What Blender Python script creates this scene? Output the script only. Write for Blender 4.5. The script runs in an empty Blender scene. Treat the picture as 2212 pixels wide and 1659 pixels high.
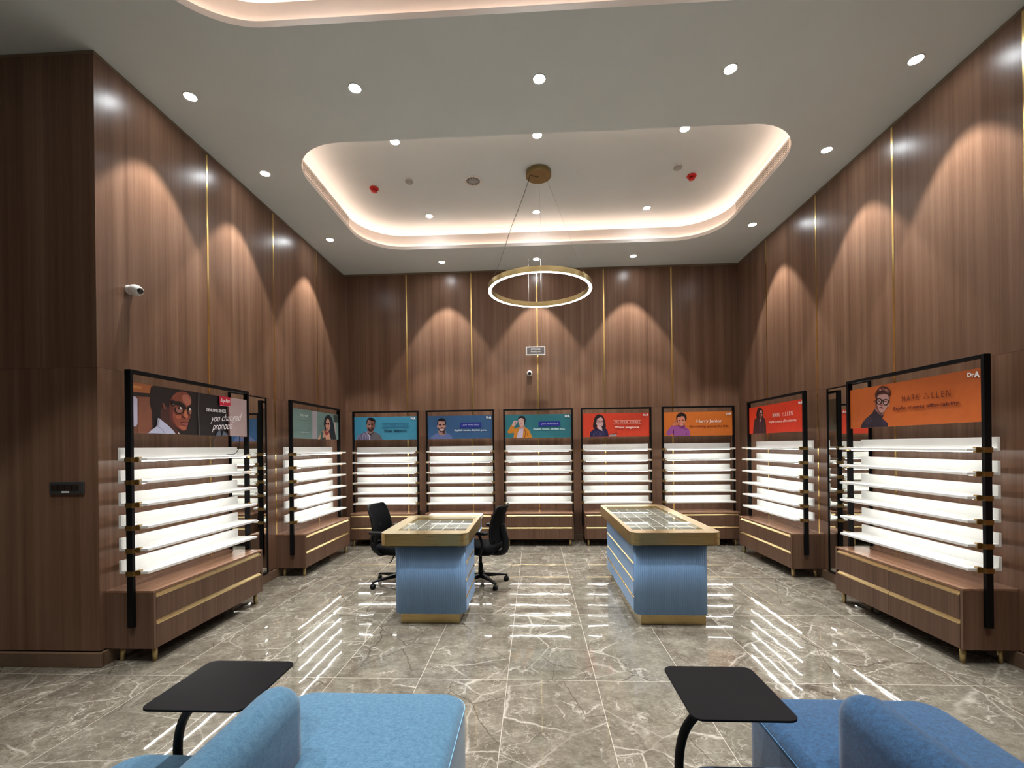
import bpy, bmesh, math, random
import numpy as np
from mathutils import Vector, Matrix
from mathutils.geometry import tessellate_polygon

PI = math.pi
S = bpy.context.scene
COL = S.collection

# ---------------------------------------------------------------- camera
F_PX, CX, CY = 971.63, 1106.98, 963.45
YAW, PITCH, ROLL, CAM_H = .0476, .0004, -.0123, 1.5889
def cam_axes():
    sy, cy = math.sin(YAW), math.cos(YAW)
    sp, cp = math.sin(PITCH), math.cos(PITCH)
    fwd = Vector((-sy * cp, cy * cp, sp)); right = Vector((cy, sy, 0)); up = right.cross(fwd)
    cr, sr = math.cos(ROLL), math.sin(ROLL)
    return cr * right + sr * up, -sr * right + cr * up, fwd
r_, u_, f_ = cam_axes()
cam_data = bpy.data.cameras.new('camera')
cam = bpy.data.objects.new('camera', cam_data); COL.objects.link(cam)
m = Matrix.Identity(4)
for i in range(3):
    m[i][0] = r_[i]; m[i][1] = u_[i]; m[i][2] = -f_[i]
m[2][3] = CAM_H
cam.matrix_world = m
cam_data.sensor_fit = 'HORIZONTAL'; cam_data.sensor_width = 36
cam_data.lens = 36 * F_PX / 2212
cam_data.shift_x = -(CX - 1106) / 2212
cam_data.shift_y = (CY - 829.5) / 2212
cam_data.clip_start = .02; cam_data.clip_end = 60
S.camera = cam

# ---------------------------------------------------------------- light settings
EXPOSURE = 1.27
SPOT_W = 80.0          # recessed downlight beams
SPOT_DISC = 60.0       # glowing face of a downlight
LED_SHELF = 9.5        # strip under each shelf
COVE_LOW = 5.0
COVE_HIGH = 5.2
RING_GLOW = 14.0
S.view_settings.view_transform = 'Standard'
S.view_settings.look = 'None'
S.view_settings.exposure = EXPOSURE
S.view_settings.gamma = 1.0
S.view_settings.use_curve_mapping = False
world = bpy.data.worlds.new('world'); S.world = world
world.use_nodes = True
world.node_tree.nodes['Background'].inputs[0].default_value = (.9, .95, 1, 1)
world.node_tree.nodes['Background'].inputs[1].default_value = .0
S.cycles.use_denoising = True
S.cycles.max_bounces = 10; S.cycles.diffuse_bounces = 5; S.cycles.glossy_bounces = 5
S.cycles.transparent_max_bounces = 12
S.cycles.sample_clamp_indirect = 6.0
S.cycles.caustics_reflective = False; S.cycles.caustics_refractive = False

# ---------------------------------------------------------------- room sizes
XL, XR, YB, ZC, YF = -3.2137, 3.379, 7.5648, 4.564, 3.170
Z2 = 4.89                       # raised ceiling inside the coves
YN = -3.0; XW = -6.4            # unseen far ends of the shop

# ================================================================ materials
def lin(c):
    return tuple((v / 12.92 if v <= .04045 else ((v + .055) / 1.055) ** 2.4) for v in [q / 255 for q in c])
class NT:
    def __init__(s, name):
        s.m = bpy.data.materials.new(name); s.m.use_nodes = True
        s.t = s.m.node_tree; s.n = s.t.nodes; s.b = s.n['Principled BSDF']; s.out = s.n['Material Output']
    def new(s, typ, **kw):
        n = s.n.new(typ)
        for k, v in kw.items():
            if k.startswith('i_'):
                n.inputs[k[2:].replace('_', ' ')].default_value = v
            else: setattr(n, k, v)
        return n
    def link(s, a, b): s.t.links.new(a, b)
    def math(s, op, a, b=None, c=None):
        n = s.n.new('ShaderNodeMath'); n.operation = op
        for i, v in enumerate((a, b, c)):
            if v is None: continue
            if isinstance(v, (int, float)): n.inputs[i].default_value = v
            else: s.link(v, n.inputs[i])
        return n.outputs[0]
    def comb(s, x, y, z):
        n = s.n.new('ShaderNodeCombineXYZ')
        for i, v in enumerate((x, y, z)):
            if isinstance(v, (int, float)): n.inputs[i].default_value = v
            else: s.link(v, n.inputs[i])
        return n.outputs[0]
    def noise(s, vec, scale=1, detail=3, rough=.5, dist=0):
        n = s.n.new('ShaderNodeTexNoise'); n.inputs['Scale'].default_value = scale
        n.inputs['Detail'].default_value = detail; n.inputs['Roughness'].default_value = rough
        n.inputs['Distortion'].default_value = dist
        s.link(vec, n.inputs['Vector']); return n
    def ramp(s, fac, stops, interp='LINEAR'):
        n = s.n.new('ShaderNodeValToRGB'); n.color_ramp.interpolation = interp
        e = n.color_ramp.elements
        while len(e) < len(stops): e.new(.5)
        for k, (p, c) in enumerate(stops):
            e[k].position = p; e[k].color = (*c, 1) if len(c) == 3 else c
        s.link(fac, n.inputs[0]); return n.outputs[0]
    def mix(s, fac, a, b, blend='MIX'):
        n = s.n.new('ShaderNodeMix'); n.data_type = 'RGBA'; n.blend_type = blend
        for sock, v in ((n.inputs[0], fac), (n.inputs[6], a), (n.inputs[7], b)):
            if isinstance(v, (int, float)): sock.default_value = v
            elif isinstance(v, tuple): sock.default_value = (*v, 1) if len(v) == 3 else v
            else: s.link(v, sock)
        return n.outputs[2]
    def base(s, c): 
        if isinstance(c, tuple): s.b.inputs['Base Color'].default_value = (*c, 1)
        else: s.link(c, s.b.inputs['Base Color'])
    def set(s, **kw):
        for k, v in kw.items(): s.b.inputs[k.replace('_', ' ')].default_value = v
    def bump(s, h, strength=.2, distance=.01):
        n = s.n.new('ShaderNodeBump'); n.inputs['Strength'].default_value = strength
        n.inputs['Distance'].default_value = distance
        s.link(h, n.inputs['Height']); s.link(n.outputs[0], s.b.inputs['Normal'])
    def coords(s, which='Object'):
        return s.n.new('ShaderNodeTexCoord').outputs[which]
    def xyz(s, which='Object'):
        n = s.n.new('ShaderNodeSeparateXYZ'); s.link(s.coords(which), n.inputs[0]); return n.outputs

def plain(name, c, rough=.5, metal=0, noise_amt=.06, nscale=30, spec=.5, **kw):
    """a plain surface with a little procedural unevenness"""
    t = NT(name); v = t.coords()
    n = t.noise(v, nscale, 3)
    hi = tuple(min(1, q * (1 + noise_amt)) for q in c); lo = tuple(q * (1 - noise_amt) for q in c)
    t.base(t.ramp(n.outputs[0], [(.3, lo), (.7, hi)]))
    t.set(Roughness=rough, Metallic=metal, **kw); t.b.inputs['Specular IOR Level'].default_value = spec
    return t.m
def glow(name, c, strength):
    t = NT(name); t.base((.8, .8, .8)); t.b.inputs['Emission Color'].default_value = (*c, 1)
    t.b.inputs['Emission Strength'].default_value = strength; t.set(Roughness=.4)
    return t.m

def walnut(name, along='z', wall=False, tint=1.0, rough=.31, phase=0.0):
    t = NT(name); x, y, z = t.xyz()
    if along == 'z': a = t.math('ADD', t.math('ADD', x, y), phase); g = z
    else: a = t.math('ADD', t.math('ADD', y, z), phase); g = x
    if wall:   # each veneered panel starts from another place in the log
        cell = t.math('FLOOR', t.math('DIVIDE', t.math('ADD', a, 50.19), 1.125))
        row = t.math('GREATER_THAN', z, 2.21)
        cell2 = t.math('ADD', cell, t.math('MULTIPLY', row, 7.3))
        a = t.math('ADD', a, t.math('MULTIPLY', cell2, 3.71))
    broad = t.noise(t.comb(t.math('MULTIPLY', a, 9.0), 0.0, t.math('MULTIPLY', g, .10)), 1, 3, .6)
    mid = t.noise(t.comb(t.math('MULTIPLY', a, 42.0), 3.1, t.math('MULTIPLY', g, .45)), 1, 4, .65)
    fine = t.noise(t.comb(t.math('MULTIPLY', a, 320.0), 7.7, t.math('MULTIPLY', g, 7.0)), 1, 3, .7)
    f = t.math('ADD', t.math('ADD', t.math('MULTIPLY', broad.outputs[0], .50), t.math('MULTIPLY', mid.outputs[0], .32)), t.math('MULTIPLY', fine.outputs[0], .18))
    k = tint
    c = t.ramp(f, [(.32, (.092 * k, .045 * k, .027 * k)), (.46, (.154 * k, .082 * k, .050 * k)), (.56, (.198 * k, .112 * k, .071 * k)), (.70, (.263 * k, .159 * k, .107 * k))])
    if wall:
        j = t.math('LESS_THAN', t.math('ABSOLUTE', t.math('SUBTRACT', z, 2.21)), .0016)
        c = t.mix(t.math('MULTIPLY', j, .6), c, (.03, .015, .01))
    t.base(c); t.set(Roughness=rough)
    t.b.inputs['Specular IOR Level'].default_value = .35
    t.bump(fine.outputs[0], .06, .002)
    return t.m

M = {}
M['wall_wood'] = walnut('walnut_wall_panel', 'z', wall=True)
M['cab_wood'] = walnut('walnut_cabinet_veneer', 'z', tint=.76, rough=.42, phase=1.7)
M['cab_top_sheen'] = walnut('walnut_top_painted_sheen', 'x', tint=1.3, rough=.24, phase=4.2)  # tint raised above the body's, so the top's sheen is in its colour
M['base_wood'] = plain('brown_skirting', lin((106, 84, 66)), .45, noise_amt=.12, nscale=8)
M['ceiling'] = plain('grey_ceiling_paint', (.78, .84, .84), .9, noise_amt=.015, nscale=2)
M['cove'] = plain('cove_paint', (.78, .74, .70), .8, noise_amt=.01, nscale=3)
M['brass_trim'] = plain('brass_strip', (.86, .62, .24), .24, 1.0, .05, 12)
M['gap_trim'] = plain('dull_brass_shadow_trim', (.28, .21, .14), .5, .3, .05, 12)
M['dark_gap'] = plain('dark_joint', (.03, .02, .014), .7)
M['canopy_gold'] = plain('bronze_canopy', (.30, .22, .10), .42, 1.0, .06, 20)
M['gold'] = None
def brushed(name, c, rough, sc=(4, 4, 220)):
    t = NT(name); v = t.coords(); mp = t.new('ShaderNodeMapping'); mp.inputs['Scale'].default_value = sc
    t.link(v, mp.inputs['Vector']); n = t.noise(mp.outputs[0], 1, 4, .7)
    t.base(t.ramp(n.outputs[0], [(.3, tuple(q * .86 for q in c)), (.7, tuple(min(1, q * 1.1) for q in c))]))
    t.link(t.ramp(n.outputs[0], [(.2, (rough * .8,) * 3), (.8, (rough * 1.25,) * 3)]), t.b.inputs['Roughness'])
    t.set(Metallic=1.0); return t.m
M['gold'] = brushed('brushed_gold_steel', (.80, .62, .32), .30, (180, 4, 180))
M['gold_edge'] = brushed('brushed_gold_edge', (.60, .46, .22), .30)
M['bracket'] = plain('aged_brass_bracket', (.42, .27, .10), .35, 1.0, .1, 40)
M['black_metal'] = plain('black_powder_coat', (.0035, .0035, .004), .5, 0, .1, 60, spec=.15)
M['white_lam'] = plain('white_laminate_shelf', (.80, .80, .775), .45, 0, .02, 5)
M['led'] = glow('led_diffuser', (1.0, .985, .95), LED_SHELF)
M['cove_led_low'] = glow('cove_led_lower', (1.0, .70, .56), COVE_LOW)
M['cove_led_high'] = glow('cove_led_upper', (1.0, .70, .56), COVE_HIGH)
M['spot_face'] = glow('downlight_face', (.93, .97, 1.0), SPOT_DISC)
M['ring_glow'] = glow('ring_diffuser', (1.0, .97, .93), RING_GLOW)
M['white_metal'] = plain('white_enamel', (.78, .78, .75), .4)
M['blue_paint'] = plain('powder_blue_lacquer', lin((130, 168, 212)), .38, 0, .03, 4)
M['white_top'] = plain('white_desk_top', (.85, .85, .83), .25)
M['black_plastic'] = plain('black_nylon', (.004, .0043, .0048), .45, spec=.22)
M['black_fabric'] = plain('black_mesh_fabric', (.004, .0043, .005), .9, 0, .3, 400, spec=.1)
M['tablet_black'] = plain('black_tablet_laminate', (.004, .004, .0055), .45, 0, .08, 9, spec=.12)
M['red_plastic'] = plain('red_plastic', (.62, .02, .015), .3)
M['grey_plastic'] = plain('grey_plastic', (.42, .42, .40), .5)
M['white_plastic'] = plain('white_plastic', (.80, .81, .80), .3)
M['dark_glass'] = plain('dark_lens', (.02, .012, .01), .08)
M['socket_grey'] = plain('charcoal_switch_frame', (.035, .036, .036), .45)
M['tray_dark'] = plain('display_tray_lining', (.16, .145, .12), .7, 0, .2, 60)
M['tray_div'] = plain('display_tray_divider', (.80, .78, .70), .5)
M['counter_lining'] = plain('counter_tray_lining', (.07, .068, .058), .6, 0, .2, 60)
M['steel'] = plain('suspension_wire_steel', (.55, .55, .52), .35, .8)
M['grille_back'] = plain('grille_shadow_backing', (.10, .07, .055), .8)
M['foam_board'] = plain('pale_foam_board', (.52, .54, .50), .6)
M['cord'] = plain('black_cable', (.01, .01, .01), .5)

def mat_mirror():
    t = NT('mirror_silver'); n = t.noise(t.coords(), 2, 2)
    t.base(t.ramp(n.outputs[0], [(0, (.80, .82, .79)), (1, (.83, .85, .82))])); t.set(Roughness=.015, Metallic=1.0); return t.m
M['mirror'] = mat_mirror()
def mat_glass():
    t = NT('display_glass'); n = t.n
    tr = n.new('ShaderNodeBsdfTransparent'); tr.inputs[0].default_value = (.95, .96, .95, 1)
    gl = n.new('ShaderNodeBsdfGlossy'); gl.inputs['Roughness'].default_value = .01
    fr = n.new('ShaderNodeFresnel'); fr.inputs[0].default_value = 1.52
    ns = t.noise(t.coords(), 3, 1); geo = n.new('ShaderNodeNewGeometry')   # the pane's underside only lets light through
    fac = t.math('MULTIPLY', t.math('MULTIPLY', fr.outputs[0], t.math('SUBTRACT', 1.0, geo.outputs['Backfacing'])), t.math('ADD', .97, t.math('MULTIPLY', ns.outputs[0], .06)))
    mx = n.new('ShaderNodeMixShader'); t.link(fac, mx.inputs[0]); t.link(tr.outputs[0], mx.inputs[1]); t.link(gl.outputs[0], mx.inputs[2])
    t.link(mx.outputs[0], t.out.inputs[0]); return t.m
M['glass'] = mat_glass()

def fabric(name, a, b):
    t = NT(name); v = t.coords()
    mp = t.new('ShaderNodeMapping'); mp.inputs['Scale'].default_value = (70, 260, 260); t.link(v, mp.inputs['Vector'])
    n1 = t.noise(mp.outputs[0], 1, 4, .7)
    n2 = t.noise(v, 55, 5, .75)
    f = t.math('ADD', t.math('MULTIPLY', n1.outputs[0], .5), t.math('MULTIPLY', n2.outputs[0], .5))
    t.base(t.ramp(f, [(.38, a), (.62, b)])); t.set(Roughness=.92)
    t.b.inputs['Sheen Weight'].default_value = .25; t.b.inputs['Sheen Roughness'].default_value = .5
    t.bump(n1.outputs[0], .25, .002); return t.m
M['sofa_light'] = fabric('pale_blue_wool', lin((54, 97, 128)), lin((86, 129, 157)))
M['sofa_dark'] = fabric('denim_blue_wool', lin((12, 50, 84)), lin((40, 88, 130)))

GX, GY, TW, TD = -.2, 3.055, .6, 1.2
def mat_floor():
    t = NT('polished_marble_tiles'); x, y, z = t.xyz()
    u = t.math('DIVIDE', t.math('SUBTRACT', x, GX), TW); v = t.math('DIVIDE', t.math('SUBTRACT', y, GY), TD)
    cu, cv = t.math('FLOOR', u), t.math('FLOOR', v)
    fu, fv = t.math('SUBTRACT', u, cu), t.math('SUBTRACT', v, cv)
    # distance to the grout in metres
    du = t.math('MULTIPLY', t.math('MINIMUM', fu, t.math('SUBTRACT', 1.0, fu)), TW)
    dv = t.math('MULTIPLY', t.math('MINIMUM', fv, t.math('SUBTRACT', 1.0, fv)), TD)
    d = t.math('MINIMUM', du, dv)
    grout = t.math('LESS_THAN', d, .0018)
    wn = t.new('ShaderNodeTexWhiteNoise'); wn.noise_dimensions = '2D'; t.link(t.comb(cu, cv, 0.0), wn.inputs[0])
    off = t.new('ShaderNodeVectorMath'); off.operation = 'MULTIPLY'; t.link(wn.outputs['Color'], off.inputs[0]); off.inputs[1].default_value = (37, 51, 19)
    p = t.new('ShaderNodeVectorMath'); p.operation = 'ADD'; t.link(t.comb(x, y, 0.0), p.inputs[0]); t.link(off.outputs[0], p.inputs[1])
    P = p.outputs[0]
    warp = t.noise(P, 3.2, 5, .6)
    wv = t.new('ShaderNodeVectorMath'); wv.operation = 'SCALE'; wv.inputs[3].default_value = .55
    t.link(warp.outputs['Color'], wv.inputs[0])
    pw = t.new('ShaderNodeVectorMath'); pw.operation = 'ADD'; t.link(P, pw.inputs[0]); t.link(wv.outputs[0], pw.inputs[1])
    wv2 = t.new('ShaderNodeVectorMath'); wv2.operation = 'SCALE'; wv2.inputs[3].default_value = .10
    t.link(warp.outputs['Color'], wv2.inputs[0])
    pw2 = t.new('ShaderNodeVectorMath'); pw2.operation = 'ADD'; t.link(P, pw2.inputs[0]); t.link(wv2.outputs[0], pw2.inputs[1])
    def veins(scale, lo, hi, sc=(1, 1, 1), rot=0, pw=pw):
        mp = t.new('ShaderNodeMapping'); mp.inputs['Scale'].default_value = sc; mp.inputs['Rotation'].default_value = (0, 0, rot)
        t.link(pw.outputs[0], mp.inputs['Vector'])
        vo = t.new('ShaderNodeTexVoronoi'); vo.feature = 'DISTANCE_TO_EDGE'; vo.inputs['Scale'].default_value = scale
        t.link(mp.outputs[0], vo.inputs['Vector'])
        return t.ramp(vo.outputs['Distance'], [(lo, (1, 1, 1)), (hi, (0, 0, 0))])
    cloud = t.noise(P, 5.0, 7, .62, .6)
    cloud2 = t.noise(P, 22.0, 6, .65, .8)
    mpf = t.new('ShaderNodeMapping'); mpf.inputs['Scale'].default_value = (26, 70, 1); t.link(P, mpf.inputs['Vector'])
    grain = t.noise(mpf.outputs[0], 1, 5, .7, 1.2)
    body = t.ramp(t.math('ADD', t.math('ADD', t.math('MULTIPLY', cloud.outputs[0], .42), t.math('MULTIPLY', cloud2.outputs[0], .26)), t.math('MULTIPLY', grain.outputs[0], .32)),
                  [(.40, (.092, .076, .057)), (.5, (.158, .138, .108)), (.60, (.245, .224, .182))])
    tone = t.mix(t.math('MULTIPLY', wn.outputs['Value'], .35), body, (.15, .15, .125))
    mask = t.ramp(t.noise(P, 1.9, 3, .5).outputs[0], [(.42, (0, 0, 0)), (.62, (1, 1, 1))])
    mask2 = t.ramp(t.noise(P, 4.5, 3, .6).outputs[0], [(.46, (0, 0, 0)), (.60, (1, 1, 1))])
    v1 = veins(1.7, .0, .022); v2 = veins(5.0, .0, .030, (1, 1.6, 1), .5); v3 = veins(14, .0, .05, (1, 2, 1), -.4)
    c = t.mix(t.math('MULTIPLY', t.math('MULTIPLY', v3, mask2), .34), tone, (.33, .30, .25))
    c = t.mix(t.math('MULTIPLY', t.math('MULTIPLY', v2, mask), .45), c, (.50, .47, .41))
    c = t.mix(t.math('MULTIPLY', t.math('MULTIPLY', v1, mask2), .55), c, (.56, .53, .47))
    # long dark cracks
    dk = veins(1.2, .0, .007, (1.3, .8, 1), .7, pw2)
    mk = t.ramp(t.noise(P, 1.1, 1, .5).outputs[0], [(.46, (0, 0, 0)), (.50, (1, 1, 1))])
    lv = veins(1.6, .0, .014, (1, 1.3, 1), -.5, pw2)
    c = t.mix(t.math('MULTIPLY', t.math('MULTIPLY', lv, mask), .6), c, (.56, .53, .47))
    c = t.mix(t.math('MULTIPLY', t.math('MULTIPLY', dk, mk), .8), c, (.06, .045, .035))
    c = t.mix(grout, c, (.40, .37, .31))
    t.base(c)
    t.link(t.mix(grout, (.022, .022, .022), (.5, .5, .5)), t.b.inputs['Roughness'])
    t.b.inputs['Specular IOR Level'].default_value = .62
    # slow ripple of the polish, plus the dip at each joint
    lay = t.noise(P, 2.6, 2, .5)
    edge = t.ramp(d, [(.0, (0, 0, 0)), (.05, (1, 1, 1))], 'EASE')
    h = t.math('ADD', t.math('MULTIPLY', lay.outputs[0], .9), t.math('MULTIPLY', edge, .06))
    t.bump(h, .10, .012)
    return t.m
M['floor'] = mat_floor()

PALETTE = {}
def ink(rgb, rough=.42):
    k = tuple(rgb)
    if k not in PALETTE:
        PALETTE[k] = plain('print_ink_%02x%02x%02x' % k, tuple(q * .80 for q in lin(k)), rough, 0, .05, 14)
    return PALETTE[k]

# ================================================================ mesh helpers
class MB:
    """collects shapes into one mesh"""
    def __init__(s): s.bm = bmesh.new(); s.mats = []; s.cur = 0
    def mat(s, m):
        if m not in s.mats: s.mats.append(m)
        s.cur = s.mats.index(m); return s
    def _merge(s, bm, smooth=False, M4=None):
        if M4 is not None: bm.transform(M4)
        for f in bm.faces: f.material_index = s.cur; f.smooth = smooth
        me = bpy.data.meshes.new('tmp'); bm.to_mesh(me); bm.free()
        s.bm.from_mesh(me); bpy.data.meshes.remove(me)
    def box(s, x0, x1, y0, y1, z0, z1, bev=0, seg=2, M4=None):
        bm = bmesh.new()
        vs = [bm.verts.new((x, y, z)) for z in (z0, z1) for y in (y0, y1) for x in (x0, x1)]
        for q in ((0, 2, 3, 1), (4, 5, 7, 6), (0, 1, 5, 4), (2, 6, 7, 3), (0, 4, 6, 2), (1, 3, 7, 5)):
            bm.faces.new([vs[i] for i in q])
        if bev: bmesh.ops.bevel(bm, geom=bm.edges[:], offset=bev, segments=seg, affect='EDGES', profile=.5)
        s._merge(bm, False, M4); return s
    def loft(s, rings, smooth=True, cap0=True, cap1=True, closed=True, M4=None):
        bm = bmesh.new(); R = [[bm.verts.new(p) for p in r] for r in rings]
        n = len(R[0])
        for a, b in zip(R[:-1], R[1:]):
            for i in range(n if closed else n - 1):
                j = (i + 1) % n; bm.faces.new((a[i], a[j], b[j], b[i]))
        if cap0: bm.faces.new(list(reversed(R[0])))
        if cap1: bm.faces.new(R[-1])
        bmesh.ops.recalc_face_normals(bm, faces=bm.faces[:])
        s._merge(bm, smooth, M4); return s
    def cyl(s, p0, p1, r0, r1=None, n=20, smooth=True):
        p0, p1 = Vector(p0), Vector(p1); r1 = r0 if r1 is None else r1
        d = (p1 - p0).normalized(); a = d.orthogonal().normalized(); b = d.cross(a)
        rings = [[p + r * (math.cos(t) * a + math.sin(t) * b) for t in [2 * PI * k / n for k in range(n)]] for p, r in ((p0, r0), (p1, r1))]
        return s.loft(rings, smooth)
    def lathe(s, prof, c=(0, 0, 0), n=32, smooth=True, cap0=True, cap1=True, M4=None):
        rings = [[(c[0] + r * math.cos(t), c[1] + r * math.sin(t), c[2] + z) for t in [2 * PI * k / n for k in range(n)]] for r, z in prof]
        return s.loft(rings, smooth, cap0, cap1, M4=M4)
    def tube(s, pts, r, n=10, closed=False, radii=None, flat=1.0):
        pts = [Vector(p) for p in pts]; rings = []; N = len(pts); prev = None
        for i, p in enumerate(pts):
            if closed: d = pts[(i + 1) % N] - pts[i - 1]
            else: d = pts[min(i + 1, N - 1)] - pts[max(i - 1, 0)]
            d.normalize()
            a = d.orthogonal().normalized() if prev is None else (prev - prev.dot(d) * d).normalized()
            prev = a; b = d.cross(a); rr = radii[i] if radii else r
            rings.append([p + rr * (math.cos(t) * a + flat * math.sin(t) * b) for t in [2 * PI * k / n for k in range(n)]])
        if closed: rings.append(rings[0])
        return s.loft(rings, True, not closed, not closed)
    def prism(s, poly, z0, z1, bev=0, smooth=False, M4=None, seg=3):
        bm = bmesh.new(); bot = [bm.verts.new((x, y, z0)) for x, y in poly]; f = bm.faces.new(bot)
        r = bmesh.ops.extrude_face_region(bm, geom=[f]); vs = [e for e in r['geom'] if isinstance(e, bmesh.types.BMVert)]
        bmesh.ops.translate(bm, vec=(0, 0, z1 - z0), verts=vs); bmesh.ops.recalc_face_normals(bm, faces=bm.faces[:])
        if bev:
            es = [e for e in bm.edges if abs(e.verts[0].co.z - e.verts[1].co.z) < 1e-6]
            bmesh.ops.bevel(bm, geom=es, offset=bev, segments=seg, affect='EDGES', profile=.5)
        s._merge(bm, smooth, M4); return s
    def build(s, name, parent=None, loc=None, autosmooth=False):
        me = bpy.data.meshes.new(name); s.bm.normal_update(); s.bm.to_mesh(me); s.bm.free()
        for m_ in s.mats: me.materials.append(m_)
        if autosmooth:
            for p in me.polygons: p.use_smooth = True
            try: me.set_sharp_from_angle(angle=math.radians(35))
            except Exception: pass
        o = bpy.data.objects.new(name, me); COL.objects.link(o)
        if parent: o.parent = parent
        if loc: o.location = loc
        return o
def mb(m): return MB().mat(m)

def thing(name, label, cat, loc=(0, 0, 0), rz=0, group=None):
    o = bpy.data.objects.new(name, None); COL.objects.link(o); o.empty_display_size = .05
    o.location = loc; o.rotation_euler = (0, 0, rz)
    o['label'] = label; o['category'] = cat
    if group: o['group'] = group
    return o
def tag(o, label, cat, group=None):
    o['label'] = label; o['category'] = cat
    if group: o['group'] = group
    return o
def struct(o): o['kind'] = 'structure'; return o
def rrect(x0, x1, y0, y1, r, n=8):
    pts = []
    for cx, cy, a0 in ((x1 - r, y1 - r, 0), (x0 + r, y1 - r, 90), (x0 + r, y0 + r, 180), (x1 - r, y0 + r, 270)):
        for k in range(n + 1):
            a = math.radians(a0 + 90 * k / n); pts.append((cx + r * math.cos(a), cy + r * math.sin(a)))
    return pts
def copy_tree(o, parent=None):
    c = o.copy(); COL.objects.link(c); c.parent = parent
    for ch in list(o.children): copy_tree(ch, c)
    return c
def spline(pts, n=6, closed=True):
    """smooth curve through points"""
    out = []; N = len(pts)
    rng = range(N) if closed else range(N - 1)
    for i in rng:
        g = lambda k: pts[k % N] if closed else pts[max(0, min(N - 1, k))]
        p0, p1, p2, p3 = g(i - 1), g(i), g(i + 1), g(i + 2)
        for k in range(n):
            t = k / n; t2, t3 = t * t, t * t * t
            out.append(tuple(.5 * (2 * b + (c - a) * t + (2 * a - 5 * b + 4 * c - d) * t2 + (-a + 3 * b - 3 * c + d) * t3) for a, b, c, d in zip(p0, p1, p2, p3)))
    if not closed: out.append(tuple(pts[-1]))
    return out

# ================================================================ the room
struct(mb(M['floor']).box(XW, XR + .2, YN, YB + .2, -.1, 0).build('floor'))
struct(mb(M['wall_wood']).box(XL - .2, XR + .2, YB, YB + .2, .115, ZC - .035).build('wall_back'))
struct(mb(M['wall_wood']).box(XL - .2, XL, YF, YB, .115, ZC - .035).build('wall_left'))
struct(mb(M['wall_wood']).box(XW, XL - .2, YF, YF + .2, .115, ZC - .035).build('wall_left_return'))
struct(mb(M['wall_wood']).box(XR, XR + .2, YN, YB, .115, ZC - .035).build('wall_right'))
M['plain_wall'] = plain('warm_grey_wall_paint', (.40, .37, .33), .8, 0, .04, 3)
struct(mb(M['plain_wall']).box(XW - .2, XR + .2, YN - .2, YN, 0, ZC).build('wall_front'))
struct(mb(M['plain_wall']).box(XW - .2, XW, YN, YF + .2, 0, ZC).build('wall_far_left'))

# recessed shadow line where the panelling meets the ceiling
G = .012
struct(mb(M['gap_trim']).box(XL - .2, XR + .2, YB + G, YB + .2, ZC - .035, ZC).build('trim_1'))
struct(mb(M['gap_trim']).box(XL - .2, XL - G, YF + G, YB, ZC - .035, ZC).build('trim_2'))
struct(mb(M['gap_trim']).box(XR + G, XR + .2, YN, YB, ZC - .035, ZC).build('trim_3'))
struct(mb(M['gap_trim']).box(XW, XL - .2, YF + G, YF + .2, ZC - .035, ZC).build('trim_4'))
# upright brass strips between the wall panels
k = 5
SW = .011
for x in (-2.139, -1.03, .081, 1.191, 2.301):
    struct(mb(M['brass_trim']).box(x - SW, x + SW, YB - .0025, YB + .01, .11, ZC - .04).build('trim_%d' % k)); k += 1
for y in (4.32, 5.454, 6.575):
    struct(mb(M['brass_trim']).box(XL - .01, XL + .0025, y - SW, y + SW, .11, ZC - .04).build('trim_%d' % k)); k += 1
for y in (3.236, 4.372, 5.516, 6.66):
    struct(mb(M['brass_trim']).box(XR - .0025, XR + .01, y - SW, y + SW, .11, ZC - .04).build('trim_%d' % k)); k += 1
# skirting
BH, BT = .105, .022
for q in ((XL - .2, XR + .2, YB + G, YB + .2), (XL - .2, XL - G, YF + G, YB), (XR + G, XR + .2, YN, YB), (XW, XL - .2, YF + G, YF + .2)):
    struct(mb(M['dark_gap']).box(*q, 0, .115).build('trim_%d' % k)); k += 1
def skirting(name, x0, x1, y0, y1):
    struct(mb(M['base_wood']).box(x0, x1, y0, y1, 0, BH, .003, 1).build(name))
skirting('baseboard_back', XL + BT, XR - BT, YB - BT, YB + .01)
skirting('baseboard_left', XL - .01, XL + BT, YF, YB)
skirting('baseboard_right', XR - BT, XR + .01, YN, YB)
skirting('baseboard_left_return', XW, XL + BT, YF - BT, YF + .01)

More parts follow.
